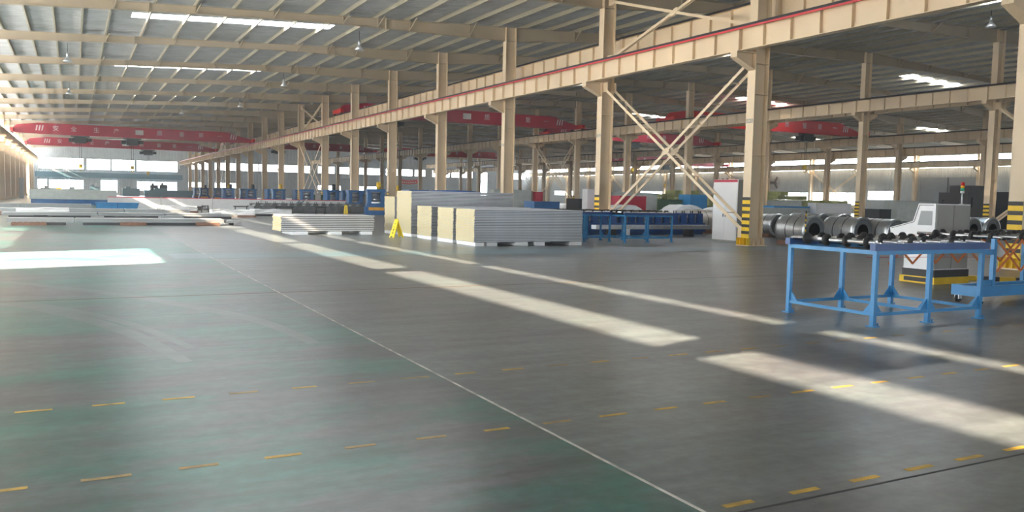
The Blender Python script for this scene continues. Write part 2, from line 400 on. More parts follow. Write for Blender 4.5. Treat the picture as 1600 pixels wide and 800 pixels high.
for h in H: window(h[0], h[1], Y1, Y1+0.15, h[2], h[3], 'x', max(2, int((h[1]-h[0])/1.1)), 2 if h[2] < 2 or h[0] < 0 else 0)
struct(MB().box(-6.5, 19.6, Y1-1.4, Y1-0.02, 3.3, 3.5).box(-6.5, 19.6, Y1-1.4, Y1-1.36, 3.5, 4.3).build('trim_1', 'tarp'))
# unseen wall behind the camera; its openings are added for fill light
HB = [(-5.0, 1.0, 0, 4.5), (24, 32, 0, 4.5)]
wall_y('wall_back', Y0-0.15, Y0, HB, XL, XR, 0, 'wallx')

# floor markings
for (yy, x0, n0, n1) in ((3.052, 2.8985, -2, 16), (4.713, 0.128, -5, 24), (6.336, -0.2605, -6, 32)):
    mb = MB(); mf = MB(); rr = random.Random(int(yy*100))
    for i in range(n0, n1):
        if yy < 4 and i < 0: continue
        xc = x0 + 0.452*i; w = 0.105*(0.85+0.3*rr.random())
        if rr.random() < 0.06: continue
        (mf if rr.random() < (0.3 if yy < 6 else 0.45) else mb).box(xc-w, xc+w, yy-0.02, yy+0.02, 0.0005, 0.0015)
    struct(mb.build('floor_marking', 'dash')); struct(mf.build('floor_marking', 'dashfaint'))
struct(MB().box(2.658, 2.680, -2, 24.2, 0.0005, 0.0014).build('floor_joint_line', 'jointfill'))
struct(MB().box(1.9, 24, 19.2, 20.7, 0.0003, 0.0008).build('floor_marking', 'bluestripe'))
def track(pts, w):
    mb = MB(); pts = [Vector((*p, 0)) for p in pts]; P = []
    for i in range(len(pts)-1):
        p0, p1, p2, p3 = pts[max(i-1, 0)], pts[i], pts[i+1], pts[min(i+2, len(pts)-1)]
        for j in range(8):
            t = j/8; P.append(0.5*((2*p1)+(p2-p0)*t+(2*p0-5*p1+4*p2-p3)*t*t+(3*p1-p0-3*p2+p3)*t**3))
    L_, R_ = [], []
    for i, q in enumerate(P):
        d = (P[min(i+1, len(P)-1)]-P[max(i-1, 0)]).normalized(); n_ = Vector((-d.y, d.x, 0)); ww = w*(0.5+0.5*math.sin(math.pi*(i+1)/(len(P)+1)))
        L_.append(mb.bm.verts.new(q+n_*ww/2+Vector((0, 0, 0.0006)))); R_.append(mb.bm.verts.new(q-n_*ww/2+Vector((0, 0, 0.0006))))
    for i in range(len(P)-1): mb.bm.faces.new([L_[i], R_[i], R_[i+1], L_[i+1]])
    return struct(mb.build('floor_marking', 'tread'))
track([(-2.2, 13.2), (-0.85, 12.3), (-0.13, 11.14), (0.48, 9.45), (0.87, 7.52)], 0.22)
track([(-2.4, 13.8), (-1.0, 12.75), (-0.2, 11.7), (0.55, 10.0), (1.0, 8.2)], 0.16)
track([(-2.3, 16.2), (-1.04, 15.18), (0.02, 13.75), (1.0, 12.03), (1.85, 9.9), (2.11, 8.03)], 0.25)
struct(MB().box(-6, 14, 12.48, 12.53, 0.0005, 0.0013).build('floor_joint_line', 'crack'))
struct(MB().box(1.5, 14, 2.955, 2.972, 0.0004, 0.0012).build('floor_joint_line', 'seam'))

# ------------------------------------------------------------------ steel columns
def column(name, hand, ztop, br_left, br_right, stripes=True, foot_yellow=True):
    """I-section column, origin at the middle of its -X flange foot"""
    r = struct(empty(name))
    mb = MB().box(0, 0.02, -0.18, 0.18, 0.02, ztop).box(0.58, 0.60, -0.18, 0.18, 0.02, ztop).box(0.02, 0.58, -0.008, 0.008, 0.02, ztop)
    for z in (0.9, 3.0, 5.0, 6.0, 7.4): mb.box(0.02, 0.58, -0.17, 0.17, z, z+0.014)
    mb.build('shaft', 'cream', r)
    for z, sx in ((br_left, -1), (br_right, 1)):
        if z is None: continue
        xf = 0 if sx < 0 else 0.6; xe = xf + sx*0.8
        b = MB().box(min(xf, xe), max(xf, xe), -0.17, 0.17, z-0.03, z-0.005)
        pts = [(xf, z-0.55), (xf, z-0.03), (xe, z-0.03), (xe, z-0.2)]
        b.prism(pts, -0.008, 0.008, 'y')
        b.bar((xf, 0, z-0.56), (xe, 0, z-0.21), 0.3, 0.02)
        b.box(min(xe, xe-sx*0.02), max(xe, xe-sx*0.02), -0.15, 0.15, z-0.2, z-0.03)
        b.build('bracket', 'cream', r)
    b = MB().box(-0.14, 0.74, -0.27, 0.27, 0, 0.03)
    for x in (0.2, 0.4, 0.6): b.box(x-0.01, x+0.01, -0.26, -0.18, 0.03, 0.26).box(x-0.01, x+0.01, 0.18, 0.26, 0.03, 0.26)
    for y in (-0.15, 0.0, 0.15): b.box(0.60, 0.73, y-0.01, y+0.01, 0.03, 0.26)
    b.build('base_plate', 'cream', r)
    if stripes:
        y = MB(); k = MB(); z = 0.27
        for i in range(12):
            (y if i % 2 == 0 else k).box(-0.004, 0.0, -0.181, 0.181, z, z+(0.125 if i % 2 == 0 else 0.1)); z += 0.125 if i % 2 == 0 else 0.1
        y.build('yellow_band', 'yellow', r); k.build('black_band', 'black', r)
        f = MB()
        for yy in (-0.24, -0.08, 0.08, 0.24): f.box(-0.14, -0.005, yy-0.012, yy+0.012, 0.031, 0.27)
        f.box(-0.016, -0.005, -0.25, 0.25, 0.031, 0.27)
        f.build('foot_stiffener', 'yellow', r)
    return r
def text(s, size, m, parent, name='lettering', depth=0.002):
    cu = bpy.data.curves.new(name, 'FONT'); cu.body = s; cu.size = size; cu.align_x = 'CENTER'; cu.align_y = 'CENTER'; cu.extrude = depth
    tmp = bpy.data.objects.new(name, cu); COL.objects.link(tmp)
    me = bpy.data.meshes.new_from_object(tmp.evaluated_get(bpy.context.evaluated_depsgraph_get()))
    bpy.data.objects.remove(tmp); bpy.data.curves.remove(cu)
    me.materials.clear(); me.materials.append(M[m])
    o = bpy.data.objects.new(name, me); COL.objects.link(o); o.parent = parent
    return o
colB = None
for k in range(-3, 18):
    if colB is None: o = colB = column('steel_column', 1, roofz(19.84)-0.2, 6.35, 7.5)
    else: o = copy_tree(colB, (0, 0, 0))
    o.location = (19.84, YK(k), 0)
    if 0 <= k < 3:
        t = text('B%d' % (20-k), 0.2, 'label_ink', o); t.location = (-0.003, 0, 4.13); t.rotation_euler = (math.pi/2, 0, -math.pi/2)
colC = None
for k in range(0, 18):
    if colC is None: o = colC = column('steel_column', 1, roofz(46.6)-0.2, 7.5, 7.5)
    else: o = copy_tree(colC, (0, 0, 0))
    o.location = (46.6, YK(k), 0)
colD = None
for k in range(1, 18):
    if colD is None: o = colD = column('steel_column', 1, roofz(74.1)-0.2, 7.5, 6.35)
    else: o = copy_tree(colD, (0, 0, 0))
    o.location = (73.5, YK(k), 0)
colE = None
for k in range(2, 18):
    if colE is None: o = colE = column('wall_column', 1, roofz(100.9)-0.22, 6.35, None, False)
    else: o = copy_tree(colE, (0, 0, 0))
    o.location = (100.25, YK(k), 0)
colA = None
for k in range(-3, 18):
    if colA is None: o = colA = column('wall_column', 1, roofz(-6.9)-0.2, None, 6.35, False)
    else: o = copy_tree(colA, (0, 0, 0))
    o.location = (-7.0+0.04, YK(k), 0)

# crane runway girders
def girder(x, z0, z1, ya, yb, side=-1, bar=None):
    mb = MB().box(-0.16, 0.16, ya, yb, z1-0.02, z1).box(-0.13, 0.13, ya, yb, z0, z0+0.02).box(-0.006, 0.006, ya, yb, z0+0.02, z1-0.02)
    k = -4
    y = YK(-4)
    while y < yb:
        if y > ya:
            mb.box(-0.115, 0.115, y-0.007, y+0.007, z0+0.02, z1-0.02)
        y += 9.01/8
    for k in range(-4, 19):
        y = YK(k)
        if ya < y < yb: mb.box(-0.15, 0.15, y-0.09, y+0.09, z0+0.02, z1-0.02)
    o = struct(mb.build('crane_girder', 'cream', None, (x, 0, 0)))
    MB().box(-0.035, 0.035, ya, yb, z1, z1+0.1).box(side*0.17-0.005, side*0.17+0.005, ya, yb, z1-0.03, z1+0.05).build('crane_rail', 'darkline', o)
    if bar: MB().box(side*0.2-0.02, side*0.2+0.02, ya, yb, z1-0.09, z1-0.03).build('conductor_bar', 'redbar', o)
    return o
girder(19.30, 6.35, 7.10, Y0+0.3, Y1-0.3, -1, True)
girder(20.98, 7.50, 8.30, Y0+0.3, Y1-0.3)
girder(46.06, 7.50, 8.27, Y0+0.3, Y1-0.3)
girder(47.74, 7.50, 8.27, Y0+0.3, Y1-0.3)
girder(72.96, 7.50, 8.30, Y0+0.3, Y1-0.3)
girder(74.64, 6.35, 7.12, Y0+0.3, Y1-0.3)
girder(99.7, 6.35, 7.12, Y0+0.3, Y1-0.3)
girder(-6.10, 6.35, 6.98, Y0+0.3, Y1-0.3, 1)

# bracing between columns
def brace(xa, xb, ya, yb, za, zb, zga=None):
    """X of paired angles between two columns; two planes xa, xb tied with battens"""
    r = struct(empty('cross_brace', ((xa+xb)/2, ya, za)))
    ox = -(xa+xb)/2
    for (p, q) in (((ya, za), (yb, zb)), ((ya, zb), (yb, za))):
        m = MB()
        for x in (xa, xb): m.bar((x+ox, p[0]-ya, p[1]-za), (x+ox, q[0]-ya, q[1]-za), 0.03, 0.11)
        for i in range(1, 9):
            t = i/9
            if abs(t-0.5) < 0.08: continue
            y = p[0]+(q[0]-p[0])*t-ya; z = p[1]+(q[1]-p[1])*t-za
            m.bar((xa+ox, y, z), (xb+ox, y, z), 0.05, 0.03)
        m.build('diagonal', 'cream', r)
    g = MB(); ym, zm = (yb-ya)/2, (zb-za)/2
    for x in (xa, xb):
        g.prism([(ym-0.24, zm+0.02), (ym-0.2, zm+0.15), (ym-0.02, zm+0.13), (ym+0.24, zm-0.02), (ym+0.2, zm-0.15), (ym+0.02, zm-0.13)], x+ox-0.025, x+ox-0.02+0.01, 'x')
        for yy, sgn in ((0.1, 1), (yb-ya-0.1, -1)):
            for zz in (0.0, zb-za): g.box(x+ox-0.01, x+ox+0.01, yy-0.2, yy+0.2, zz-0.2, zz+0.2)
    g.build('gusset', 'cream', r)
    return r
for k in (0, 6, 12):
    brace(19.93, 20.36, YK(k)+0.15, YK(k+1)-0.15, 0.45, 6.15)
    brace(20.1, 20.2, YK(k)+0.2, YK(k+1)-0.2, 7.3, 9.75)
for k in (0, 6, 12):
    brace(46.7, 47.1, YK(k)+0.15, YK(k+1)-0.15, 0.45, 7.2)
for k in (6, 12):
    brace(73.6, 74.0, YK(k)+0.15, YK(k+1)-0.15, 0.45, 6.2)
for k in (7, 13):
    brace(100.35, 100.7, YK(k)+0.15, YK(k+1)-0.15, 0.45, 6.0)

# ------------------------------------------------------------------ overhead cranes
def crane(x0, x1, y, zr, label, m='crane', hoist=(0.3,), h=1.15, letters=True):
    r = empty('overhead_crane', (x0, y, zr)); tag(r, label, 'crane', 'red overhead travelling cranes')
    L = x1-x0
    prof = [(0.05, 0.05), (0.05, 0.5), (0.5, h*0.78), (2.4, h), (L-3.0, h), (L-1.0, h*0.55), (L-0.05, 0.4), (L-0.05, 0.05), (L-1.4, 0.0), (1.4, 0.0)]
    MB().prism(prof, -0.22, 0.22, 'y').box(2.4, L-2.4, -0.3, 0.3, -0.03, 0.0).box(2.4, L-2.4, -0.26, 0.26, h, h+0.02).build('bridge_girder', m, r)
    for xx in (0.0, L):
        e = MB().box(xx-0.13, xx+0.13, -1.3, 1.3, 0.1, 0.46).build('end_carriage', 'crane_bright', r)
        for yy in (-1.0, 1.0): MB().cyl((xx-0.07, yy, 0.12), (xx+0.07, yy, 0.12), 0.15, 16).build('wheel', 'dark', e)
    for fx in hoist:
        xx = L*fx
        hr = MB().box(xx-0.95, xx+0.95, -0.14, 0.14, -0.18, -0.05).cyl((xx-0.75, -0.02, -0.48), (xx+0.75, -0.02, -0.48), 0.25, 20).box(xx-0.6, xx+0.6, -0.45, 0.4, -0.85, -0.2).box(xx-1.15, xx-0.7, -0.35, 0.3, -0.75, -0.35).box(xx+0.7, xx+1.15, -0.22, 0.22, -0.66, -0.3)
        ho = hr.build('hoist', 'dark', r)
        for d_ in (-0.1, 0.1): MB().cyl((xx+d_, 0, -3.2), (xx+d_, 0, -0.7), 0.02, 8).build('hoist_rope', 'dark', ho)
        MB().box(xx-0.18, xx+0.18, -0.1, 0.1, -3.6, -3.2).lathe((xx, 0, -3.78), [(0.12, -0.03), (0.17, 0), (0.12, 0.03), (0.09, 0), (0.12, -0.03)], 16, 'y').build('hook_block', 'yellow', ho)
    if letters:
        for c in (2.2, L-2.6):
            for j in range(3): MB().prism([(c+j*0.28, h*0.3), (c+j*0.28+0.12, h*0.3), (c+j*0.28+0.24, h*0.8), (c+j*0.28+0.12, h*0.8)], -0.226, -0.2215, 'y').build('end_stripe', 'white_paint', r)
        MB().box(L*0.5-0.42, L*0.5+0.42, -0.226, -0.2215, h*0.3, h*0.78).build('rating_plate', 'white_paint', r)
        for s, f in (('安', 0.165), ('全', 0.235), ('生', 0.325), ('产', 0.405), ('质', 0.585), ('量', 0.68), ('第', 0.765), ('一', 0.85)):
            t = text(s, 0.62, 'white_paint', r); t.location = (L*f, -0.2225, h*0.54); t.rotation_euler = (math.pi/2, 0, 0)
    return r
crane(-5.82, 19.3, 105.5, 7.2, 'red bridge crane over the left bay, nearer of two, with two dark hoists', 'crane', (0.26, 0.47))
crane(-5.82, 19.3, 135.0, 7.2, 'red bridge crane hanging behind the nearer left bay crane', 'crane', (0.62,))
crane(20.98, 46.06, 74.0, 8.4, 'dark red bridge crane ending above the second row of columns', 'crane', (0.2,))
crane(20.98, 46.06, 140.0, 8.4, 'far dark red bridge crane with hoist near the end wall', 'crane', (0.35,))
crane(47.74, 72.96, 61.5, 8.4, 'bright red bridge crane at right beyond the striped column', 'crane_bright', (0.7,), 1.25)
crane(47.74, 72.96, 84.0, 8.4, 'darker red crane seen between the diagonal braces', 'crane', (0.5,))
crane(47.74, 72.96, 142.0, 8.4, 'small distant bright red crane above the red banner', 'crane_bright', (0.3,))
crane(74.64, 99.7, 112.0, 7.22, 'lowest distant red crane in front of the right wall windows', 'crane', (0.5,))

# ------------------------------------------------------------------ sandwich panel stacks
def panel_stack(name_desc, x0, x1, y0, y1, z0, n, t, skin, group, jitter=0.012, wool='wool'):
    """n panels lying flat, wool end faces towards -X and +X"""
    w, d = x1-x0, y1-y0
    mb = MB()
    g = t*0.96
    mb.box(0, w, 0.012, d-0.012, 0.004, g-0.004, 0)
    mb.box(0.004, w-0.004, 0.012, d-0.012, 0.0, 0.006, 1); mb.box(0.004, w-0.004, 0.0, d, g-0.006, g, 1)
    mb.box(0.004, w-0.004, 0.002, 0.02, g*0.30, g, 1); mb.box(0.004, w-0.004, d-0.02, d-0.002, g*0.30, g, 1); mb.box(0.006, w-0.006, 0.011, 0.0115, 0.0, g*0.3, 2)
    first = mb.build('sandwich_panel', [wool, skin, 'seam'])
    rr = random.Random(len(name_desc)*7+n)
    for i in range(n):
        o = first if i == 0 else first.copy()
        if i: COL.objects.link(o)
        o.location = (x0 + rr.uniform(-jitter, jitter), y0 + rr.uniform(-jitter, jitter)*0.6, z0 + i*t)
        fromtop = n-1-i
        if fromtop == 0: pos = 'topmost panel'
        elif i == 0: pos = 'bottom panel'
        elif fromtop < n/2: pos = ORD[fromtop] + ' panel from the top'
        else: pos = ORD[i] + ' panel from the floor'
        tag(o, '%s of %s' % (pos, name_desc), 'panel', group)
def foam(x0, x1, y0, y1, z1, label, group='white foam bearers under the panel stacks'):
    tag(MB().box(x0, x1, y0, y1, 0, z1-0.004).bevel(0.006, 1).build('foam_bearer', 'foam'), label, 'foam block', group)

panel_stack('the low separate grey panel stack at left', 6.30, 9.62, 29.15, 30.55, 0.115, 9, 0.0633, 'panel_pale', 'panels of the low separate stack', 0.02)
for a, b, nm in ((6.62, 7.2, 'left'), (7.95, 8.4, 'middle'), (9.12, 9.52, 'right')):
    foam(a, b, 29.05, 30.5, 0.115, '%s white foam block under the low separate panel stack' % nm)
def long_foam(y0, y1, desc, x0=10.42):
    foam(x0, x0+0.3, y0+0.02, y1-0.02, 0.11, 'white foam strip at the wool end of %s' % desc)
F4 = 'the nearest large panel stack'
panel_stack(F4, 10.40, 14.15, 22.25, 23.60, 0.115, 20, 0.0485, 'panel_skin', 'panels of the nearest large stack')
long_foam(22.2, 23.6, F4)
for a, b, nm in ((10.8, 11.15, 'first'), (11.75, 12.2, 'second'), (12.45, 12.78, 'third'), (13.72, 14.12, 'fourth')):
    foam(a, b, 22.22, 23.5, 0.115, '%s white foam block from left under nearest large panel stack' % nm)
F3 = 'the second large stack, just behind the nearest'
panel_stack(F3, 10.42, 14.15, 23.85, 25.12, 0.115, 20, 0.0488, 'panel_skin', 'panels of the second large stack'); long_foam(23.85, 25.12, F3)
foam(13.6, 14.0, 23.9, 25.0, 0.11, 'white foam block under the far end of the second large stack')
F2 = 'the third large stack, beside the tall one'
panel_stack(F2, 10.42, 14.15, 25.62, 26.92, 0.115, 20, 0.0495, 'panel_skin', 'panels of the third large stack'); long_foam(25.62, 26.92, F2)
foam(13.6, 14.0, 25.7, 26.8, 0.11, 'white foam block under the far end of the third large stack')
F1 = 'the tall panel stack behind the sign'
panel_stack(F1, 10.40, 14.4, 27.45, 28.95, 0.115, 30, 0.0495, 'panel_skin', 'panels of the tall stack'); long_foam(27.45, 28.95, F1)
foam(13.6, 14.0, 27.5, 28.8, 0.11, 'white foam block under the far end of the tall stack')
F0 = 'the narrow stack left of the tall one'
panel_stack(F0, 10.42, 14.2, 29.2, 30.35, 0.115, 26, 0.0488, 'panel_skin', 'panels of the narrow rear stack'); long_foam(29.2, 30.35, F0)
foam(13.6, 14.0, 29.3, 30.2, 0.11, 'white foam block under the far end of the narrow rear stack')
# dark sheet and parcel lying on top of the tall stack
sh = MB()
sh.prism([(0, 0), (0.35, 0.05), (0.9, 0.06), (1.5, 0.03), (1.9, 0.0)], 0, 0.9, 'y')
tag(sh.build('plastic_sheet', 'navy', None, (11.4, 27.7, 1.602)), 'crumpled dark blue sheet lying on top of the tall panel stack', 'sheet')
tag(MB().box(0, 0.75, 0, 0.8, 0, 0.035).bevel(0.008, 1).build('cover_sheet', 'navy', None, (10.45, 27.8, 1.602)), 'flat dark sheet over the wool end of the tall panel stack', 'sheet')

# ------------------------------------------------------------------ safety sign
sg = empty('floor_sign', (9.74, 27.1, 0)); tag(sg, 'yellow folding caution sign standing beside the tall panel stack', 'sign')
def leaf(s):
    m = MB(); hw = 0.14; H_ = 0.62; sp = 0.21
    n = 8
    # board leaning from foot at s*sp to the apex, notch at the foot
    def P(u, t): return (s*sp*(1-t), u, H_*t)
    th = 0.025
    poly = [(-hw, 0), (-hw*0.5, 0), (-hw*0.35, 0.09), (hw*0.35, 0.09), (hw*0.5, 0), (hw, 0), (hw*0.72, 0.96), (hw*0.5, 1.0), (-hw*0.5, 1.0), (-hw*0.72, 0.96)]
    A = [m.bm.verts.new(P(u, t)) for u, t in poly]; B = [m.bm.verts.new((P(u, t)[0]-s*th, P(u, t)[1], P(u, t)[2])) for u, t in poly]
    m.bm.faces.new(A); m.bm.faces.new(B[::-1])
    for i in range(len(poly)): m.bm.faces.new([A[(i+1) % len(poly)], A[i], B[i], B[(i+1) % len(poly)]])
    return m
for s in (-1, 1):
    lf = leaf(s).build('leaf', 'signyellow', sg)
    for i, ch in enumerate('小心地滑'):
        t_ = text(ch, 0.10, 'black', lf); zz = 0.47 - i*0.105; tt = zz/0.62
        t_.location = (s*(0.21*(1-tt)+0.003), 0, zz)
        t_.rotation_euler = (math.pi/2 - 0.0, 0, s*math.pi/2)
        t_.rotation_euler = (Matrix.Rotation(s*math.pi/2, 3, 'Z') @ Matrix.Rotation(math.pi/2 - math.atan2(0.21, 0.62), 3, 'X')).to_euler()
MB().cyl((0, -0.07, 0.625), (0, 0.07, 0.625), 0.016, 12).build('hinge', 'signyellow', sg)
sg.rotation_euler = (0, 0, 0.25)

# ------------------------------------------------------------------ roller tables
RING = []
def ring_obj():
    if not RING:
        o = MB().lathe((0, 0, 0), [(0.03, -0.026), (0.066, -0.026), (0.076, -0.014), (0.076, 0.014), (0.066, 0.026), (0.03, 0.026)], 18, 'y').build('rubber_ring', 'rubber')
        RING.append(o); return o
    o = RING[0].copy(); COL.objects.link(o); return o
def roller_table(loc, L, D, label, n, legsx, dark=False, zr=0.93):
    r = empty('roller_table', loc); tag(r, label, 'roller table', 'blue roller tables')
    leg = 0.055
    for x in legsx:
        for y in (0.03, D-0.03):
            m = MB().box(x-leg/2, x+leg/2, y-leg/2, y+leg/2, 0.012, zr-0.05)
            lg = m.build('leg', 'blue', r)
            MB().box(x-0.06, x+0.06, y-0.06, y+0.06, 0, 0.012).cyl((x+0.04, y-0.04, 0.012), (x+0.04, y-0.04, 0.05), 0.009, 8).build('foot_plate', 'blue', lg)
            gg = MB()
            for sx in (-1, 1):
                xx = x + sx*leg/2
                if 0 < xx + sx*0.05 < L: gg.prism([(xx, 0.17), (xx+sx*0.12, 0.17), (xx, 0.31)], y-0.004, y+0.004, 'y')
            for sy in ((1,) if y < D/2 else (-1,)):
                yy = y + sy*leg/2; gg.prism([(yy, 0.17), (yy+sy*0.12, 0.17), (yy, 0.31)], x-0.004, x+0.004, 'x')
            gg.build('gusset', 'blue', lg)
    for y in (0.03, D-0.03):
        MB().box(legsx[0], legsx[-1], y-0.02, y+0.02, 0.13, 0.17).build('lower_rail', 'blue', r)
        MB().box(legsx[0]-leg/2, legsx[-1]+leg/2, y-0.0275, y+0.0275, zr-0.05, zr).build('upper_rail', 'blue', r)
        MB().box(-0.04, L+0.04, y-0.04, y+0.04, zr, zr+0.085).build('bearing_rail', 'navy', r)
    for x in legsx:
        MB().box(x-0.02, x+0.02, 0.05, D-0.05, 0.13, 0.17).build('lower_cross_rail', 'blue', r)
    for x in (legsx[0], legsx[-1]):
        MB().box(x-0.0275, x+0.0275, 0.05, D-0.05, zr-0.05, zr).build('end_rail', 'blue', r)
    for i in range(n):
        x = 0.05 + (L-0.1)*i/(n-1); z = zr+0.09
        ro = MB().cyl((x, 0.05, z), (x, D-0.05, z), 0.03, 14).cyl((x, -0.01, z), (x, D+0.01, z), 0.012, 8).build('roller', 'chrome', r)
        q = 4
        for j in range(q):
            yy = D*(0.16 + 0.68*j/(q-1)) + (0.06 if i % 2 else -0.06)
            g = ring_obj(); g.parent = ro; g.location = (x, yy, z)
    return r
roller_table((8.58, 6.88, 0), 2.14, 1.42, 'blue steel roller table with black rubber rings, nearest at right', 6, [0.03, 1.04, 2.08])
roller_table((16.48, 23.25, 0), 2.05, 1.55, 'blue roller table standing clear behind the nearest panel stack', 12, [0.03, 0.98, 2.0])
roller_table((14.25, 23.9, 0), 2.1, 1.5, 'blue roller table half hidden behind the nearest panel stack', 12, [0.03, 1.04, 2.07])

# expandable conveyor joined to the near table
ex = empty('expandable_conveyor', (12.38, 7.85, 0)); tag(ex, 'expandable roller conveyor with orange lattice sides at right edge', 'conveyor')
MB().box(-0.3, 3.4, 0.0, 0.08, 0.12, 0.28).box(-0.3, 3.4, 0.36, 0.44, 0.12, 0.28).box(-0.3, -0.2, 0.08, 0.36, 0.12, 0.28).box(3.3, 3.4, 0.08, 0.36, 0.12, 0.28).box(-0.2, 3.3, 0.08, 0.36, 0.14, 0.16).build('base_frame', 'blue', ex)
for x, y in ((-0.18, 0.04), (-0.18, 0.40), (3.2, 0.04), (3.2, 0.40)):
    cs = MB().cyl((x, y-0.02, 0.06), (x, y+0.02, 0.06), 0.06, 16).build('caster', 'rubber', ex)
    MB().box(x-0.04, x+0.04, y-0.035, y-0.025, 0.05, 0.12).box(x-0.04, x+0.04, y+0.025, y+0.035, 0.05, 0.12).build('caster_fork', 'zinc', cs)
MB().box(0.06, 0.13, 0.02, 0.08, 0.28, 1.0).build('post', 'blue', ex)
MB().box(-0.16, 0.06, 0.03, 0.07, 0.76, 0.84).build('post_arm', 'blue', ex)
MB().box(-0.16, 0.06, 0.03, 0.07, 0.29, 0.37).build('post_arm', 'blue', ex)
for y in (0.05, 1.46): MB().box(3.2, 3.27, y-0.03, y+0.03, 0.28 if y < 1 else 0.0, 1.0).build('post', 'blue', ex)
for y in (0.0, 1.5):
    la = MB(); x = 0.12 if y < 1 else -0.42
    while x < 3.1:
        la.bar((x, y, 0.50), (x+0.62, y, 0.98), 0.012, 0.035, (0, 0, 1)); la.bar((x, y+0.014, 0.98), (x+0.62, y+0.014, 0.50), 0.012, 0.035, (0, 0, 1)); x += 0.60
    la.build('lattice', 'orange', ex)
for i in range(8):
    x = 0.22 + i*0.4; z = 1.02
    ro = MB().cyl((x, 0.02, z), (x, 1.46, z), 0.028, 14).build('roller', 'chrome', ex)
    for j in range(4):
        g = ring_obj(); g.parent = ro; g.location = (x, 0.25+0.32*j+(0.08 if i % 2 else -0.08), z)
MB().cyl((-0.9, 1.55, 0.62), (3.0, 1.55, 0.56), 0.005, 6).build('red_cord', 'boardred', ex)
MB().cyl((-0.6, 1.55, 0.86), (3.0, 1.55, 0.9), 0.005, 6).build('red_cord', 'boardred', ex)

# ------------------------------------------------------------------ control console
cx, cy = 14.30, 10.22
cn = empty('control_console', (cx, cy, 0)); tag(cn, 'white and grey control console with sloping hood behind the nearest roller table', 'control console')
W_ = 1.02
prof = [(0.0, 0.27), (0.62, 0.27), (0.62, 0.62), (0.92, 0.80), (0.97, 1.04), (0.46, 1.18), (0.36, 1.52), (0.0, 1.52)]
MB().prism(prof, 0.0, W_, 'x').build('body', 'cabwhite', cn)
MB().box(0.03, W_/2-0.008, -0.02, 0.0, 0.29, 1.50).box(W_/2+0.008, W_-0.02, -0.02, 0.0, 0.29, 1.50).build('rear_door', 'cabgrey', cn)
MB().prism([(0.06, 0.06+1.05), (0.06, 1.38), (0.30, 1.38), (0.36, 1.11)], -0.006, 0.0, 'x').build('louvre_panel', 'greywall', cn)
e_ = MB()
ep = [(0.04, 1.49), (0.335, 1.49), (0.44, 1.165), (0.93, 1.03)]
for a, b in zip(ep[:-1], ep[1:]): e_.bar((-0.002, a[0], a[1]), (-0.002, b[0], b[1]), 0.006, 0.01)
e_.build('panel_edge', 'seam', cn)
MB().box(0.02, W_+0.02, -0.03, 0.66, 0.13, 0.27).build('plinth', 'black', cn)
MB().box(0.0, W_+0.01, -0.05, 0.70, 0.0, 0.13).build('base_pallet', 'yellow', cn)
MB().box(-0.004, 0.0, 0.08, 0.60, 0.03, 0.11).build('fork_slot', 'black', cn)
tw = MB().cyl((W_-0.12, 0.1, 1.52), (W_-0.12, 0.1, 1.73), 0.014, 10).cyl((W_-0.12, 0.1, 1.52), (W_-0.12, 0.1, 1.53), 0.04, 12).cyl((W_-0.12, 0.1, 1.73), (W_-0.12, 0.1, 1.78), 0.034, 14).build('signal_tower', 'alu', cn)
for z, m in ((1.78, 'greenlens'), (1.83, 'amber'), (1.88, 'redlens')): MB().cyl((W_-0.12, 0.1, z), (W_-0.12, 0.1, z+0.048), 0.036, 16).build(m.replace('lens', '_lens') if m != 'amber' else 'amber_lens', m, tw)
MB().lathe((W_-0.12, 0.1, 1.928), [(0.036, 0), (0.03, 0.012), (0.012, 0.018), (0.0, 0.019)], 14).build('tower_cap', 'redlens', tw)
MB().cyl((0.62, 0.3, 1.52), (0.62, 0.3, 1.57), 0.012, 8).cyl((0.62, 0.3, 1.57), (0.62, 0.3, 1.60), 0.03, 10).build('vent_cap', 'dark', cn)

# hazard kerb
kb = empty('hazard_kerb', (15.95, 10.62, 0)); tag(kb, 'yellow and black striped floor kerb beside the control console', 'kerb')
A = Vector((0, 0, 0)); Bv = Vector((4.2, -4.6, 0)); n = 22; yl = MB(); bk = MB()
for i in range(n): (yl if i % 2 == 0 else bk).bar(A+(Bv-A)*i/n+Vector((0, 0, 0.045)), A+(Bv-A)*(i+1)/n+Vector((0, 0, 0.045)), 0.14, 0.09)
yl.build('yellow_block', 'yellow', kb); bk.build('black_block', 'black', kb)

# ------------------------------------------------------------------ electrical cabinet by the striped column
eb = empty('electrical_cabinet', (21.05, 22.85, 0)); tag(eb, 'tall white cabinet with red top strip beside the striped column', 'cabinet')
MB().box(0, 0.55, 0, 1.28, 0.06, 2.26).build('carcass', 'cabwhite', eb)
MB().box(0.01, 0.54, -0.008, 0.0, 0.08, 2.24).build('side_panel', 'cabgrey', eb)
MB().box(-0.012, 0.0, 0.02, 1.26, 2.16, 2.25).build('top_strip', 'redbox', eb)
MB().box(-0.012, 0.0, 0.02, 1.26, 1.64, 2.15).build('upper_door', 'cabwhite', eb)
for a, b, q in ((0.02, 0.635, 0.58), (0.645, 1.26, 0.70)):
    dr = MB().box(-0.014, 0.0, a, b, 0.1, 1.63).build('door', 'cabwhite', eb)
    MB().box(-0.03, -0.014, q-0.012, q+0.012, 0.9, 1.02).build('handle', 'dark', dr)
MB().box(0.02, 0.53, 0.02, 1.26, 0, 0.06).build('plinth', 'cabgrey', eb)
MB().cyl((0.3, 0.9, 2.26), (0.3, 0.9, 2.30), 0.03, 10).cyl((0.3, 1.15, 2.26), (0.3, 1.15, 2.30), 0.03, 10).build('lifting_eye', 'dark', eb)

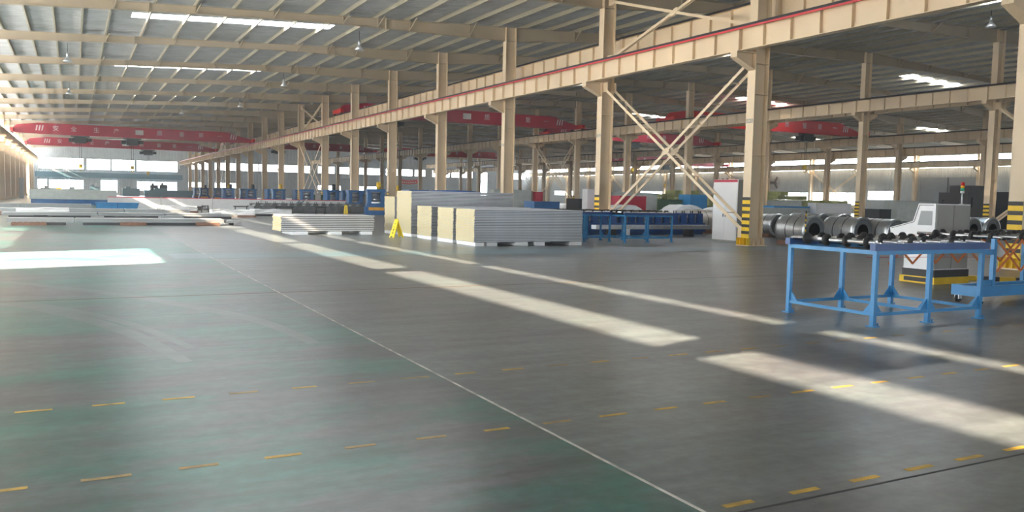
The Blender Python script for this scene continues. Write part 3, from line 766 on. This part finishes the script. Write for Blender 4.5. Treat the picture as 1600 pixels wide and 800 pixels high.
# ------------------------------------------------------------------ steel coils
def coil(x, y, r, w, label, m='coil', bore=0.27, cradle=True):
    """axis along Y, near face at y"""
    o = empty('steel_coil', (x, y, 0)); tag(o, label, 'steel coil', 'steel coils lying on the floor')
    zc = r+0.03
    MB().lathe((0, 0, zc), [(bore, 0.02), (bore, w-0.02)], 32, 'y').build('bore', 'dark', o)
    MB().lathe((0, 0, zc), [(r, 0.02), (r, w-0.02)], 40, 'y').build('outer_wrap', m, o)
    for yy, s in ((0.02, -1), (w-0.02, 1)):
        prof = []; q = 14
        for i in range(q+1):
            rr = bore + (r-bore)*i/q; prof.append((rr, yy + s*(0.018 if i % 2 else 0.006)))
        MB().lathe((0, 0, zc), prof, 40, 'y').build('end_face', 'coilend', o)
        MB().lathe((0, 0, zc), [(r+0.004, yy-s*0.10), (r+0.006, yy+s*0.015), (r-0.05, yy+s*0.025)], 40, 'y').build('edge_guard', 'zinc', o)
    b = MB()
    for yy in (w*0.36, w*0.64): b.lathe((0, yy, zc), [(r+0.001, -0.016), (r+0.004, -0.016), (r+0.004, 0.016), (r+0.001, 0.016)], 40, 'y')
    b.build('strap', 'dark', o)
    cr_ = MB()
    for sx in (-1, 1): cr_.prism([(sx*0.16, 0), (sx*0.46, 0), (sx*0.46, 0.16), (sx*0.40, 0.16)], 0.1, w-0.1, 'y')
    cr_.build('wooden_chock', 'pallet', o)
    return o
CO = [
 (25.9, 25.6, 0.48, 1.25, 'steel coil just right of the striped column, showing its hollow end', 'coil'),
 (22.3, 20.4, 0.50, 1.35, 'bright steel coil with hollow end, in front row behind the roller table', 'coil'),
 (23.42, 19.35, 0.50, 1.35, 'steel coil in front row, next to the white console hood', 'coil'),
 (25.2, 22.6, 0.52, 1.5, 'steel coil standing behind the bright front row coil', 'coil'),
 (29.9, 25.6, 0.50, 1.3, 'paler coil in the rear row between two front coils', 'zinc'),
 (24.5, 18.9, 0.48, 1.3, 'steel coil partly hidden by the white console hood', 'coil'),
 (30.6, 20.2, 0.50, 1.3, 'bluish steel coil just right of the grey console', 'coilblue'),
 (32.4, 20.6, 0.50, 1.3, 'bluish steel coil left of the right-edge striped column', 'coilblue'),
 (33.2, 22.6, 0.50, 1.5, 'bluish coil lying behind the pair right of the console', 'coilblue'),
 (27.4, 23.6, 0.50, 1.4, 'dull coil in the rear row behind the front pair', 'coil'),
]
for c in CO: coil(*c)
tc_ = coil(24.3, 28.3, 0.52, 1.3, 'tan wrapped coil with small labels left of the white cabinet', 'coiltan')
tc_.rotation_euler = (0, 0, math.radians(90)); tc_.location = (25.6, 29.6, 0)
MB().box(-0.1, 0.06, 0.3, 0.42, 0.5, 0.62).build('paper_label', 'foam', tc_)

# ------------------------------------------------------------------ blue roll-forming line behind the panel stacks
def roll_line(loc, rz, L, label, n, colour='machblue', hgt=1.0, cat='machine', group='blue roll forming machines'):
    r = empty('roll_forming_machine', loc, rz); tag(r, label, cat, group)
    MB().box(0, L, 0, 1.1, 0.12, 0.5).box(0.05, L-0.05, 0.1, 1.0, 0, 0.12).build('bed', colour, r)
    for i in range(n):
        x = L*(i+0.5)/n; w = min(0.16, L/n*0.3)
        s = MB().box(x-w, x+w, 0.05, 0.2, 0.5, hgt).box(x-w, x+w, 0.9, 1.05, 0.5, hgt).box(x-w, x+w, 0.05, 1.05, hgt, hgt+0.05).build('roll_stand', colour, r)
        MB().cyl((x, 0.2, hgt-0.32), (x, 0.9, hgt-0.32), 0.09, 14).cyl((x, 0.2, hgt-0.12), (x, 0.9, hgt-0.12), 0.09, 14).build('forming_roll', 'zinc', s)
        MB().cyl((x-0.06, 0.12, hgt+0.05), (x-0.06, 0.12, hgt+0.16), 0.025, 8).cyl((x+0.06, 0.12, hgt+0.05), (x+0.06, 0.12, hgt+0.16), 0.025, 8).build('adjusting_screw', 'dark', s)
    return r
nv = roll_line((17.0, 28.2, 0), 0, 7.2, 'long navy roll forming line behind the blue roller tables', 16, 'navy', 0.86)
lb = MB()
for i in range(7): lb.box(4.4+i*0.42, 4.48+i*0.42, -0.006, 0.0, 0.25, 0.42)
lb.build('yellow_label', 'orangelabel', nv)
tag(MB().slab(0, 5.6, 0, 0.35, 0.0, 0.16, 0.0, 0.16).build('steel_beam', 'zinc', None, (17.6, 26.7, 0.30)), 'long galvanised beam lying behind the blue roller tables', 'beam')
for x in (18.4, 22.2): tag(MB().box(-0.12, 0.12, 0, 0.4, 0, 0.298).build('steel_trestle', 'dark', None, (x, 26.68, 0)), 'dark block carrying the %s end of the long galvanised beam' % ('left' if x < 20 else 'right'), 'trestle')
tag(MB().box(0, 0.35, 0, 0.02, 0.0, 0.32).box(0.12, 0.22, -0.004, 0, 0.08, 0.2).build('notice_board', ['foam'], None, (18.6, 26.4, 0.0)), 'small white notice standing under the galvanised beam', 'notice')

def machine(loc, rz, label, kind=0, s=1.0):
    r = empty('forming_machine', loc, rz); tag(r, label, 'machine', 'small blue machines along the column row')
    q = lambda *a: [v*s for v in a]
    MB().box(*q(-0.7, 0.7, -0.5, 0.5, 0, 0.55)).box(*q(-0.6, 0.6, -0.4, 0.4, 0.55, 0.75)).build('base', 'machblue', r)
    MB().box(*q(-0.55, -0.3, -0.38, 0.38, 0.75, 1.5)).box(*q(0.3, 0.55, -0.38, 0.38, 0.75, 1.5)).box(*q(-0.6, 0.6, -0.42, 0.42, 1.5, 1.68)).build('frame', 'machblue', r)
    MB().cyl(q(-0.3, 0, 1.0), q(0.3, 0, 1.0), 0.16*s, 16).cyl(q(-0.3, 0, 1.32), q(0.3, 0, 1.32), 0.13*s, 16).build('roll', 'zinc', r)
    MB().box(*q(-0.5, 0.5, -0.51, -0.5, 0.30, 0.50)).build('warning_plate', 'orangelabel', r)
    if kind % 2 == 0: MB().cyl(q(0.2, 0, 1.68), q(0.2, 0, 2.05), 0.15*s, 16).box(*q(0.08, 0.32, -0.1, 0.1, 2.05, 2.15)).build('motor', 'yellow' if kind % 4 == 0 else 'dark', r)
    else: MB().box(*q(0.72, 1.15, -0.3, 0.3, 0, 1.35)).build('control_box', 'cabgrey', r)
    return r
ML = [(18.4, 55.5, 'large blue machine left of the narrow panel stack, with orange plate'), (19.2, 63.0, 'blue machine behind the large one by the panel stack'),
 (18.9, 68.5, 'blue machine standing right of the yellow striped far column'), (17.6, 71.5, 'blue machine just beside the far cross brace foot'),
 (16.8, 79.0, 'blue machine under the far cross brace'), (17.6, 86.0, 'blue machine left of the far cross brace'),
 (16.8, 92.5, 'blue machine beyond the white rail, next after the brace'), (17.3, 99.0, 'blue machine beyond the white rail, seventh along the columns'),
 (16.6, 107.0, 'blue machine beyond the white rail, eighth along the columns'), (16.9, 116.0, 'blue machine far down the column row, ninth along'),
 (16.4, 126.0, 'blue machine far down the column row, tenth along'), (17.0, 138.0, 'blue machine at the far end of the column row')]
ML += [(23.5, 66.0, 'machine set back behind the second blue machine by the stacks'), (22.6, 76.5, 'machine set back right of the far cross brace'),
 (21.4, 90.5, 'machine set back between far columns, left of the brace'), (21.6, 103.0, 'machine set back beyond the guard wall middle'), (21.9, 121.0, 'machine set back far down the hall, small'), (26.0, 84.0, 'machine standing alone behind the pale upright board'), (15.0, 95.5, 'machine in front of the far columns, above the white guard wall')]
for i, (x, y, l) in enumerate(ML): machine((x, y, 0), 0.2*((i*7) % 3-1), l, i, 1.0 if i else 1.05)
# dark roller bed in front of the machines
db = roll_line((10.6, 57.3, 0), 0.25, 8.6, 'low dark roller bed behind the low panel stack', 14, 'bedgrey', 0.62, 'machine', 'dark roller beds')
dg = empty('tool_cabinet', (19.0, 73.0, 0)); tag(dg, 'dark green tool cabinet at foot of the far cross brace', 'cabinet')
MB().box(-0.9, 0.9, -0.5, 0.5, 0.08, 1.25).box(-0.85, 0.85, -0.45, 0.45, 0, 0.08).build('body', 'darkgreen', dg); MB().box(-0.01, 0.01, -0.51, -0.5, 0.1, 1.2).build('door_seam', 'seam', dg)
sp_ = MB().box(-0.75, 0.75, -0.03, 0.03, 0.05, 2.9).box(-0.8, 0.8, -0.3, 0.3, 0, 0.05).build('partition_screen', 'greywall', None, (24.3, 82.0, 0)); tag(sp_, 'tall pale upright board beside the yellow striped far column', 'board')
# small yellow sign on the far roller bed
s2 = copy_tree(sg, (16.35, 55.6, 0), 1.2); tag(s2, 'small distant yellow folding sign in front of the dark roller bed', 'sign')

# ------------------------------------------------------------------ left bay: long boards, rail, bins
def long_stack(x0, x1, y0, d, n, t, label, cuts, z0=0.1, m='greywall'):
    r = empty('board_stack', (x0, y0, 0)); tag(r, label, 'board stack', 'long low board stacks in the left bay')
    edges = [0] + cuts + [x1-x0]
    for a, b in zip(edges[:-1], edges[1:]):
        bb = MB()
        for i in range(n): bb.box(a+0.02+0.01*(i % 2), b-0.02, 0.01*(i % 2), d, z0+i*t, z0+(i+1)*t-0.006)
        bb.build('board_pile', m, r)
        MB().box(a+0.3, b-0.3, 0.05, d-0.05, 0, z0).build('bearer', 'seam', r)
    return r
def pallet(loc, L, label, d=1.0):
    r = empty('timber_pallet', loc); tag(r, label, 'pallet', 'timber pallets in the left bay')
    b = MB()
    for i in range(6): b.box(L*i/6+0.02, L*(i+1)/6-0.02, 0, d, 0.11, 0.135)
    b.build('deck_board', 'pallet', r)
    b = MB()
    for y in (0, d/2-0.05, d-0.1): b.box(0, L, y, y+0.1, 0, 0.11)
    b.build('runner', 'pallet', r)
    return r
long_stack(-2.3, 5.6, 36.8, 1.2, 4, 0.04, 'nearest long row of pale boards lying across the left bay', [2.3], 0.11)
long_stack(5.65, 6.3, 36.9, 1.1, 2, 0.05, 'short pale board pile ending the nearest row by the sunlit strip', [], 0.11)
pallet((-2.1, 36.3, 0), 1.15, 'dark timber pallet at left end of the nearest board row', 0.45)
pallet((1.6, 36.35, 0), 0.95, 'reddish pallet before the middle of the nearest board row', 0.45)
pallet((4.45, 36.35, 0), 0.9, 'reddish pallet before the right end of the nearest board row', 0.45)
long_stack(-3.0, 7.5, 45.0, 1.2, 3, 0.05, 'second row of pale boards behind the nearest row', [4.0, 7.0], 0.12)
long_stack(-5.0, 6.0, 52.0, 1.3, 3, 0.06, 'third row of pale boards behind the nearest row', [3.5, 7.5], 0.12)
long_stack(-6.0, 1.0, 60.5, 1.3, 4, 0.07, 'rear left row of pale boards by the left wall', [3.0], 0.12)
rng = random.Random(3)
for i, (x, y, l) in enumerate(((6.6, 48.0, 'wrapped bundle on reddish pallet, third row from front'), (9.2, 50.5, 'wrapped bundle near the low panel stack, dark base'), (4.6, 56.5, 'wrapped bundle between board rows, middle of left bay'), (-2.6, 47.8, 'wrapped white bundle among boards at far left'))):
    r = empty('wrapped_bundle', (x, y, 0)); tag(r, l, 'bundle', 'plastic wrapped bundles in the left bay')
    MB().box(0, 2.4, 0, 1.0, 0, 0.12).build('skid', 'pallet' if i != 1 else 'dark', r)
    m = MB().box(0.05, 2.35, 0.05, 0.95, 0.12, 0.38); bmesh.ops.subdivide_edges(m.bm, edges=list(m.bm.edges), cuts=4, use_grid_fill=True)
    for v in m.bm.verts: v.co += Vector((rng.uniform(-.03, .03), rng.uniform(-.03, .03), rng.uniform(-.02, .05) if v.co.z > 0.2 else 0))
    m.build('film_wrap', 'cover', r)
# odds and ends left between the board rows
def offcut(loc, w, d, h, m, label):
    r = empty('offcut_pile', loc); tag(r, label, 'offcuts', 'offcut piles between the board rows')
    q = random.Random(int(loc[0]*31+loc[1]))
    for i in range(4):
        MB().box(0, w*(0.6+0.4*q.random()), 0.02*i, d-0.03*i, h*i/4, h*(i+1)/4-0.004).build('strip', m, r, (q.uniform(-0.1, 0.1), 0, 0))
offcut((-1.6, 42.3, 0), 0.9, 0.5, 0.22, 'dark', 'dark offcut pile behind left end of the nearest board row')
offcut((1.6, 42.8, 0), 1.3, 0.5, 0.16, 'dark', 'dark offcut pile behind the middle of the nearest board row')
offcut((3.6, 42.0, 0), 1.0, 0.6, 0.24, 'greywall', 'grey offcut pile behind the right half of the nearest board row')
offcut((8.2, 54.4, 0), 1.8, 0.6, 0.2, 'pallet', 'brown offcut pile in front of the dark trestles')
offcut((11.0, 53.6, 0), 1.4, 0.6, 0.26, 'cover', 'white offcut pile behind the low panel stack')
offcut((6.9, 62.6, 0), 1.6, 0.7, 0.3, 'dark', 'dark offcut pile close before the white guard wall')
offcut((-3.6, 49.0, 0), 0.9, 0.5, 0.2, 'pallet', 'brown offcut pile at far left between board rows')
# white rail wall with a red top edge
wr = empty('guard_wall', (2.1, 66.0, 0)); tag(wr, 'long low white guard wall with red top edge across the left bay', 'guard wall')
for i in range(5):
    a, b = i*3.55, (i+1)*3.55-0.05
    MB().box(a, b, 0, 0.06, 0.06, 0.80).box(a, b, -0.02, 0.08, 0, 0.06).build('board', 'guardwhite', wr)
    MB().box(a, b, -0.005, 0.065, 0.80, 0.85).build('red_edge', 'boardred', wr)
    MB().box(b-0.02, b+0.05, -0.06, 0.1, 0, 0.9).build('post', 'frame', wr)
bs = empty('skip_bin', (1.3, 60.2, 0)); tag(bs, 'blue open steel bin in front of the white guard wall', 'bin')
MB().prism([(0, 0.08), (2.35, 0.08), (2.5, 0.52), (-0.1, 0.52)], 0, 1.1, 'y').build('body', 'bin', bs); MB().box(0.1, 0.3, 0, 1.1, 0, 0.08).box(2.05, 2.25, 0, 1.1, 0, 0.08).build('skid', 'dark', bs); MB().box(1.17, 1.21, -0.02, 0, 0.1, 0.5).build('rib', 'navy', bs)
b2 = empty('flat_bin', (-0.55, 62.6, 0)); tag(b2, 'low flat blue bin left of the bigger blue bin', 'bin'); MB().box(0, 1.5, 0, 1.0, 0.06, 0.26).build('body', 'bin', b2); MB().box(0.1, 0.25, 0, 1, 0, 0.06).box(1.25, 1.4, 0, 1, 0, 0.06).build('skid', 'dark', b2)
cm = empty('covered_machine', (-3.2, 78.0, 0)); tag(cm, 'long grey sheeted machine with blue bed at far left', 'machine')
MB().box(0, 6.4, 0, 1.6, 0.45, 1.25).build('cover', 'olive', cm); MB().box(0.1, 6.3, 0.1, 1.5, 0, 0.45).build('bed', 'machblue', cm)
tag(MB().box(0, 0.5, 0, 0.4, 0, 2.4).box(-0.02, 0.52, -0.02, 0.42, 2.4, 2.45).build('wall_cabinet', 'greywall', None, (-5.9, 118.0, 0)), 'grey box cabinet on post by the left wall', 'cabinet')
st_ = empty('step_stool', (7.6, 57.9, 0)); tag(st_, 'small black stool among the board rows', 'stool')
MB().box(-0.2, 0.2, -0.2, 0.2, 0.42, 0.46).build('seat', 'black', st_)
for sx in (-1, 1):
    for sy in (-1, 1): MB().bar((sx*0.17, sy*0.17, 0.42), (sx*0.22, sy*0.2, 0), 0.04, 0.04).build('leg', 'black', st_)
lt = empty('lean_ladder', (14.7, 66.0, 0)); tag(lt, 'pale blue ramp leaning against the white guard wall', 'ramp')
MB().bar((0, -0.6, 0.0), (1.0, -0.1, 0.82), 0.03, 0.08).bar((0.35, -0.6, 0.0), (1.35, -0.1, 0.82), 0.03, 0.08).build('rail', 'tarp', lt)
rg_ = MB()
for i in range(1, 6): rg_.bar((i/6, -0.6+0.5*i/6, 0.82*i/6), (i/6+0.35, -0.6+0.5*i/6, 0.82*i/6), 0.03, 0.03)
rg_.build('rung', 'tarp', lt)
for i, (x, w) in enumerate(((9.0, 0.9), (11.6, 1.2), (14.2, 0.8))):
    r = empty('timber_trestle', (x, 55.5, 0)); tag(r, '%s dark trestle in front of the white guard wall' % ('left', 'middle', 'right')[i], 'trestle', 'dark trestles')
    MB().box(0, w, -0.05, 0.05, 0.42, 0.5).build('beam', 'dark', r)
    for xx in (0.1, w-0.1):
        for sy in (-1, 1): MB().bar((xx, 0, 0.42), (xx, sy*0.2, 0), 0.05, 0.05).build('leg', 'dark', r)
# machines silhouetted before the far wall
for i, (x, y, w, d, h, m, l) in enumerate((
  (-5.2, 168, 3.0, 2.0, 1.2, 'greywall', 'pale machine by the left end of the far wall'), (-1.4, 170, 3.4, 2.0, 1.1, 'olive', 'low grey machine under the far lower left window'),
  (12.3, 165, 1.3, 1.5, 2.1, 'dark', 'left of two dark cabinets before the far right window'), (13.9, 165, 1.3, 1.5, 2.2, 'dark', 'right of two dark cabinets before the far right window'),
  (11.0, 160, 8.0, 2.0, 1.2, 'tarp', 'long blue grey machine bed before the far wall'), (2.6, 172, 1.6, 1.0, 1.6, 'tarp', 'small blue cabinet left of the far bright doorway'),
  (8.0, 172, 3.0, 1.5, 1.4, 'tarp', 'greenish machine right of the far bright doorway'))):
    r = empty('far_machine', (x, y, 0)); tag(r, l, 'machine')
    MB().box(0, w, 0, d, 0.15, h).box(0.1, w-0.1, 0.1, d-0.1, 0, 0.15).build('housing', m, r)
    MB().box(w*0.2, w*0.45, 0.2, d-0.2, h, h+0.35).build('head', m, r)
yb = empty('yellow_hopper', (-2.2, 160, 0)); tag(yb, 'small yellow hopper far down the left bay', 'hopper'); MB().prism([(-0.9, 0.5), (0.9, 0.5), (0.25, 1.3), (-0.25, 1.3)], -0.5, 0.5, 'y').build('hood', 'yellow', yb); MB().box(-0.8, 0.8, -0.45, 0.45, 0, 0.5).build('base', 'dark', yb)

# ------------------------------------------------------------------ right side background
def dust_cover(loc, w, d, h, label):
    r = empty('covered_machine', loc); tag(r, label, 'machine', 'machines under white dust sheets')
    MB().box(0.05, w-0.05, 0.05, d-0.05, 0, 0.5).build('bed', 'machblue', r)
    m = MB().box(0, w, 0, d, 0.5, h); bmesh.ops.subdivide_edges(m.bm, edges=list(m.bm.edges), cuts=5, use_grid_fill=True)
    for v in m.bm.verts:
        t = (v.co.x/w-0.5)*2
        if v.co.z > 0.55: v.co.z = 0.5 + (v.co.z-0.5)*(1-0.75*abs(t)**2.5) + rng.uniform(-.02, .02)
        v.co.y += rng.uniform(-.03, .03)
    for f in m.bm.faces: f.smooth = True
    m.build('dust_sheet', 'cover', r)
    return r
dust_cover((24.6, 36, 0), 2.3, 1.2, 1.16, 'white sheeted machine left of the red box')
dust_cover((27.0, 34.5, 0), 2.3, 1.2, 1.02, 'low white sheeted machine before the red box')
dust_cover((28.6, 36, 0), 2.4, 1.3, 1.22, 'white sheeted machine right of the red box')
dust_cover((31.4, 36, 0), 2.2, 1.3, 1.12, 'white sheeted machine beside the tall white cabinet')
def crate(name, loc, w, d, h, m, label, cat, group=None, lid=None):
    r = empty(name, loc); tag(r, label, cat, group)
    MB().box(0, w, 0, d, 0.08, h).build('body', m, r); MB().box(0.06, w-0.06, 0.06, d-0.06, 0, 0.08).build('skid', 'dark', r)
    MB().box(-0.02, w+0.02, -0.02, d+0.02, h, h+0.03).build('lid', lid or m, r)
    return r
crate('steel_box', (29.3, 42.0, 0), 2.0, 2.0, 1.62, 'redbox', 'red steel box behind the cross brace', 'box')
crate('upright_cabinet', (28.6, 44.5, 0), 1.15, 0.6, 2.0, 'cabwhite', 'tall white cabinet left of the red box', 'cabinet')
crate('grey_screen', (30.6, 45.5, 0), 4.2, 0.5, 1.85, 'olive', 'grey green board screen behind the red box', 'board')
crate('grey_screen', (22.8, 46.0, 0), 2.6, 0.5, 1.85, 'olive', 'grey green board screen left of the white cabinet', 'board')
crate('blue_locker', (35.6, 43.0, 0), 1.4, 1.2, 1.8, 'blue', 'blue locker just left of the red striped cabinet', 'locker')
crate('green_locker', (34.3, 43.6, 0), 1.15, 1.2, 1.45, 'darkgreen', 'dark green locker left of the blue locker', 'locker')
crate('blue_crate', (22.3, 40.0, 0), 1.6, 1.2, 1.2, 'machblue', 'blue crate behind the striped middle column', 'crate')
crate('dark_trolley', (19.5, 43.0, 0), 2.8, 1.4, 1.0, 'dark', 'dark trolley left of the striped middle column', 'trolley')
crate('blue_container', (24.5, 62.0, 0), 4.2, 2.0, 1.45, 'tarp', 'pale blue container above the panel stacks', 'container')
crate('brown_crate', (31.5, 62.0, 0), 2.9, 2.0, 1.9, 'pallet', 'brown crate with red end above the panel stacks', 'crate'); crate('red_end_board', (34.6, 61.9, 0), 0.7, 1.9, 1.85, 'redbox', 'red upright board right of the brown crate', 'board')
crate('dark_hopper', (36.5, 58.0, 0), 3.2, 2.0, 1.35, 'dark', 'dark heap bin left of the striped middle column', 'bin')
# olive wool packs
wp = MB().box(0, 1.9, 0, 1.2, 0, 0.42).bevel(0.05, 2).build('wool_pack', 'greenwool')
cnt = 0; rows = [(60, 55.5, 11, 6)]
for ci in range(13):
    hgt = (3, 4, 5, 6, 6, 5, 6, 6, 5, 6, 5, 4, 4)[ci]
    for lv in range(hgt):
        o = wp if cnt == 0 else wp.copy()
        if cnt: COL.objects.link(o)
        o.location = (62+rng.uniform(-.15, .15)+ci*0.55, 84.5-ci*2.15+rng.uniform(-.1, .1), lv*0.425); o.rotation_euler = (0, 0, math.pi/2+rng.uniform(-.06, .06))
        tag(o, 'olive wool pack, %s up in column %s from left of the long green pile' % (ORD[lv], ORD[ci]), 'wool pack', 'olive packs in the long pile'); cnt += 1
crate('grey_cabinet_row', (48.0, 50.0, 0), 5.0, 1.2, 1.55, 'olive', 'grey cabinet row behind the coils', 'cabinet')
crate('pale_box_beam', (49.2, 45.0, 0.0), 3.8, 0.8, 1.42, 'cabwhite', 'long pale box behind the coil rows', 'box')
crate('blue_table_box', (45.2, 45.2, 0), 3.6, 1.2, 1.15, 'blue', 'blue box left of the long pale box', 'box')
crate('dark_bench', (38.8, 40.0, 0), 4.4, 1.4, 1.05, 'olive', 'dark work bench right of the striped column', 'bench')
crate('grey_sheet_rack', (59.5, 46.0, 0), 5.5, 1.2, 1.75, 'olive', 'grey sheet rack under the bright lower windows', 'rack')
crate('conveyor_table', (52.5, 38.5, 0), 6.5, 1.2, 0.9, 'olive', 'dark long table behind the rear coils', 'table')
crate('dark_press', (41.2, 33.0, 0), 1.0, 1.0, 1.15, 'dark', 'dark press left of the white console', 'press')
kp = empty('black_machine', (49.2, 33.0, 0)); tag(kp, 'tall black machine right of the grey console', 'machine')
MB().box(0, 2.7, 0, 2.0, 0, 2.3).box(0.6, 2.0, 0.3, 1.7, 2.3, 2.75).build('housing', 'black', kp); MB().box(0.4, 1.2, -0.05, 0, 1.4, 2.0).build('control_panel', 'dark', kp)
crate('dark_rack', (54.0, 33.2, 0), 4.5, 1.5, 2.4, 'dark', 'dark rack left of the right-edge column', 'rack')
# wall fan
wf = empty('wall_fan', (99.6, 99.9, 4.5)); tag(wf, 'round wall fan high right of the striped column', 'fan')
cg = MB()
for rr_ in (0.3, 0.6, 0.9, 1.15): cg.lathe((0, 0, 0), [(rr_-0.02, -0.02), (rr_+0.02, -0.02), (rr_+0.02, 0.02), (rr_-0.02, 0.02), (rr_-0.02, -0.02)], 28, 'x')
for i in range(12): cg.bar((0, 0.1*math.cos(i*math.pi/6), 0.1*math.sin(i*math.pi/6)), (0, 1.15*math.cos(i*math.pi/6), 1.15*math.sin(i*math.pi/6)), 0.02, 0.02, (1, 0, 0))
cg.build('guard', 'pallet', wf)
bl = MB()
for i in range(3):
    a = i*2*math.pi/3; bl.bar((0.12, 0.15*math.cos(a), 0.15*math.sin(a)), (0.16, 1.0*math.cos(a), 1.0*math.sin(a)), 0.4, 0.03, (1, 0, 0))
bl.cyl((0.02, 0, 0), (0.35, 0, 0), 0.16, 14).build('blade', 'dark', wf); MB().bar((0.35, 0, 0), (0.7, 0, -0.2), 0.08, 0.08).build('bracket', 'dark', wf)
# hazard post before the coils
hp = empty('hazard_post', (21.0, 19.6, 0)); tag(hp, 'thin yellow and black post before the bright front coil', 'post')
y_ = MB(); k_ = MB()
for i in range(14): (y_ if i % 2 == 0 else k_).cyl((0, 0, 0.02+i*0.085), (0, 0, 0.02+(i+1)*0.085), 0.02, 10)
y_.build('yellow_band', 'yellow', hp); k_.build('black_band', 'black', hp); MB().cyl((0, 0, 0), (0, 0, 0.02), 0.12, 16).build('foot', 'black', hp)
# red banner on far wall
bn = empty('banner', (66.1, Y1-0.06, 3.9)); tag(bn, 'red cloth banner hung high near the far wall', 'banner')
m = MB(); n = 16
top = [m.bm.verts.new((4.8*i/n, 0, 0.95-0.25*math.sin(math.pi*i/n))) for i in range(n+1)]; bot = [m.bm.verts.new((4.8*i/n, 0.03, 0.0-0.25*math.sin(math.pi*i/n))) for i in range(n+1)]
tb = [m.bm.verts.new(v.co+Vector((0, 0.02, 0))) for v in top]; bb_ = [m.bm.verts.new(v.co+Vector((0, 0.02, 0))) for v in bot]
for i in range(n):
    m.bm.faces.new([top[i], top[i+1], bot[i+1], bot[i]]); m.bm.faces.new([tb[i+1], tb[i], bb_[i], bb_[i+1]])
m.build('cloth', 'crane_bright', bn)
mk = MB()
for i in range(8): mk.box(0.4+i*0.52, 0.7+i*0.52, -0.02, -0.012, 0.2-0.2*math.sin(math.pi*(i+0.8)/9), 0.55-0.2*math.sin(math.pi*(i+0.8)/9))
mk.build('banner_marks', 'white_paint', bn)

# pendant lamps
def lamp(loc, label):
    r = empty('pendant_lamp', loc); tag(r, label, 'lamp', 'high bay pendant lamps')
    MB().cyl((0, 0, -0.5), (0, 0, 0), 0.012, 8).build('rod', 'dark', r)
    MB().cyl((0, 0, -0.75), (0, 0, -0.5), 0.07, 14).build('ballast', 'zinc', r)
    MB().lathe((0, 0, -0.75), [(0.07, 0), (0.10, -0.06), (0.19, -0.17), (0.25, -0.27), (0.24, -0.27), (0.17, -0.16), (0.06, -0.03)], 24).build('reflector', 'alu', r)
    return r
for i, (x, y, l) in enumerate(((13.5, YK(2.5), 'pendant lamp below roof, nearest above the left bay'), (13.5, YK(4.5), 'pendant lamp behind the nearest one, left bay'), (-0.2, YK(3.5), 'pendant lamp at upper left near the second rafter'),
   (-0.2, YK(5.5), 'pendant lamp at upper left, further down the bay'), (13.5, YK(6.5), 'pendant lamp far down the left bay, above its right half'), (9.5, YK(7.5), 'pendant lamp above the red crane'),
   (40.5, YK(0.6), 'pendant lamp high above the coil area at right'), (33.0, YK(3.5), 'pendant lamp under dark roof beyond the cross brace'), (33.0, YK(5.5), 'pendant lamp far beyond the main girder'))):
    lamp((x, y, roofz(x)-0.01), l)

# thin even haze all through the hall
hm = bpy.data.materials.new('hazy_air'); hm.use_nodes = True; nt = hm.node_tree; nt.nodes.remove(nt.nodes['Principled BSDF'])
vs = nt.nodes.new('ShaderNodeVolumeScatter'); vs.inputs['Color'].default_value = (0.93, 0.97, 1.0, 1); vs.inputs['Density'].default_value = 0.0012; vs.inputs['Anisotropy'].default_value = 0.35
nt.links.new(vs.outputs[0], nt.nodes['Material Output'].inputs['Volume'])
M['haze'] = hm
hz = MB().box(XL-0.6, XR+0.6, Y0-1, Y1+0.8, -0.4, 13.0).build('haze', 'haze'); hz['kind'] = 'stuff'; hz['label'] = 'pale hazy air filling the hall, densest to the eye at far left'; hz['category'] = 'haze'
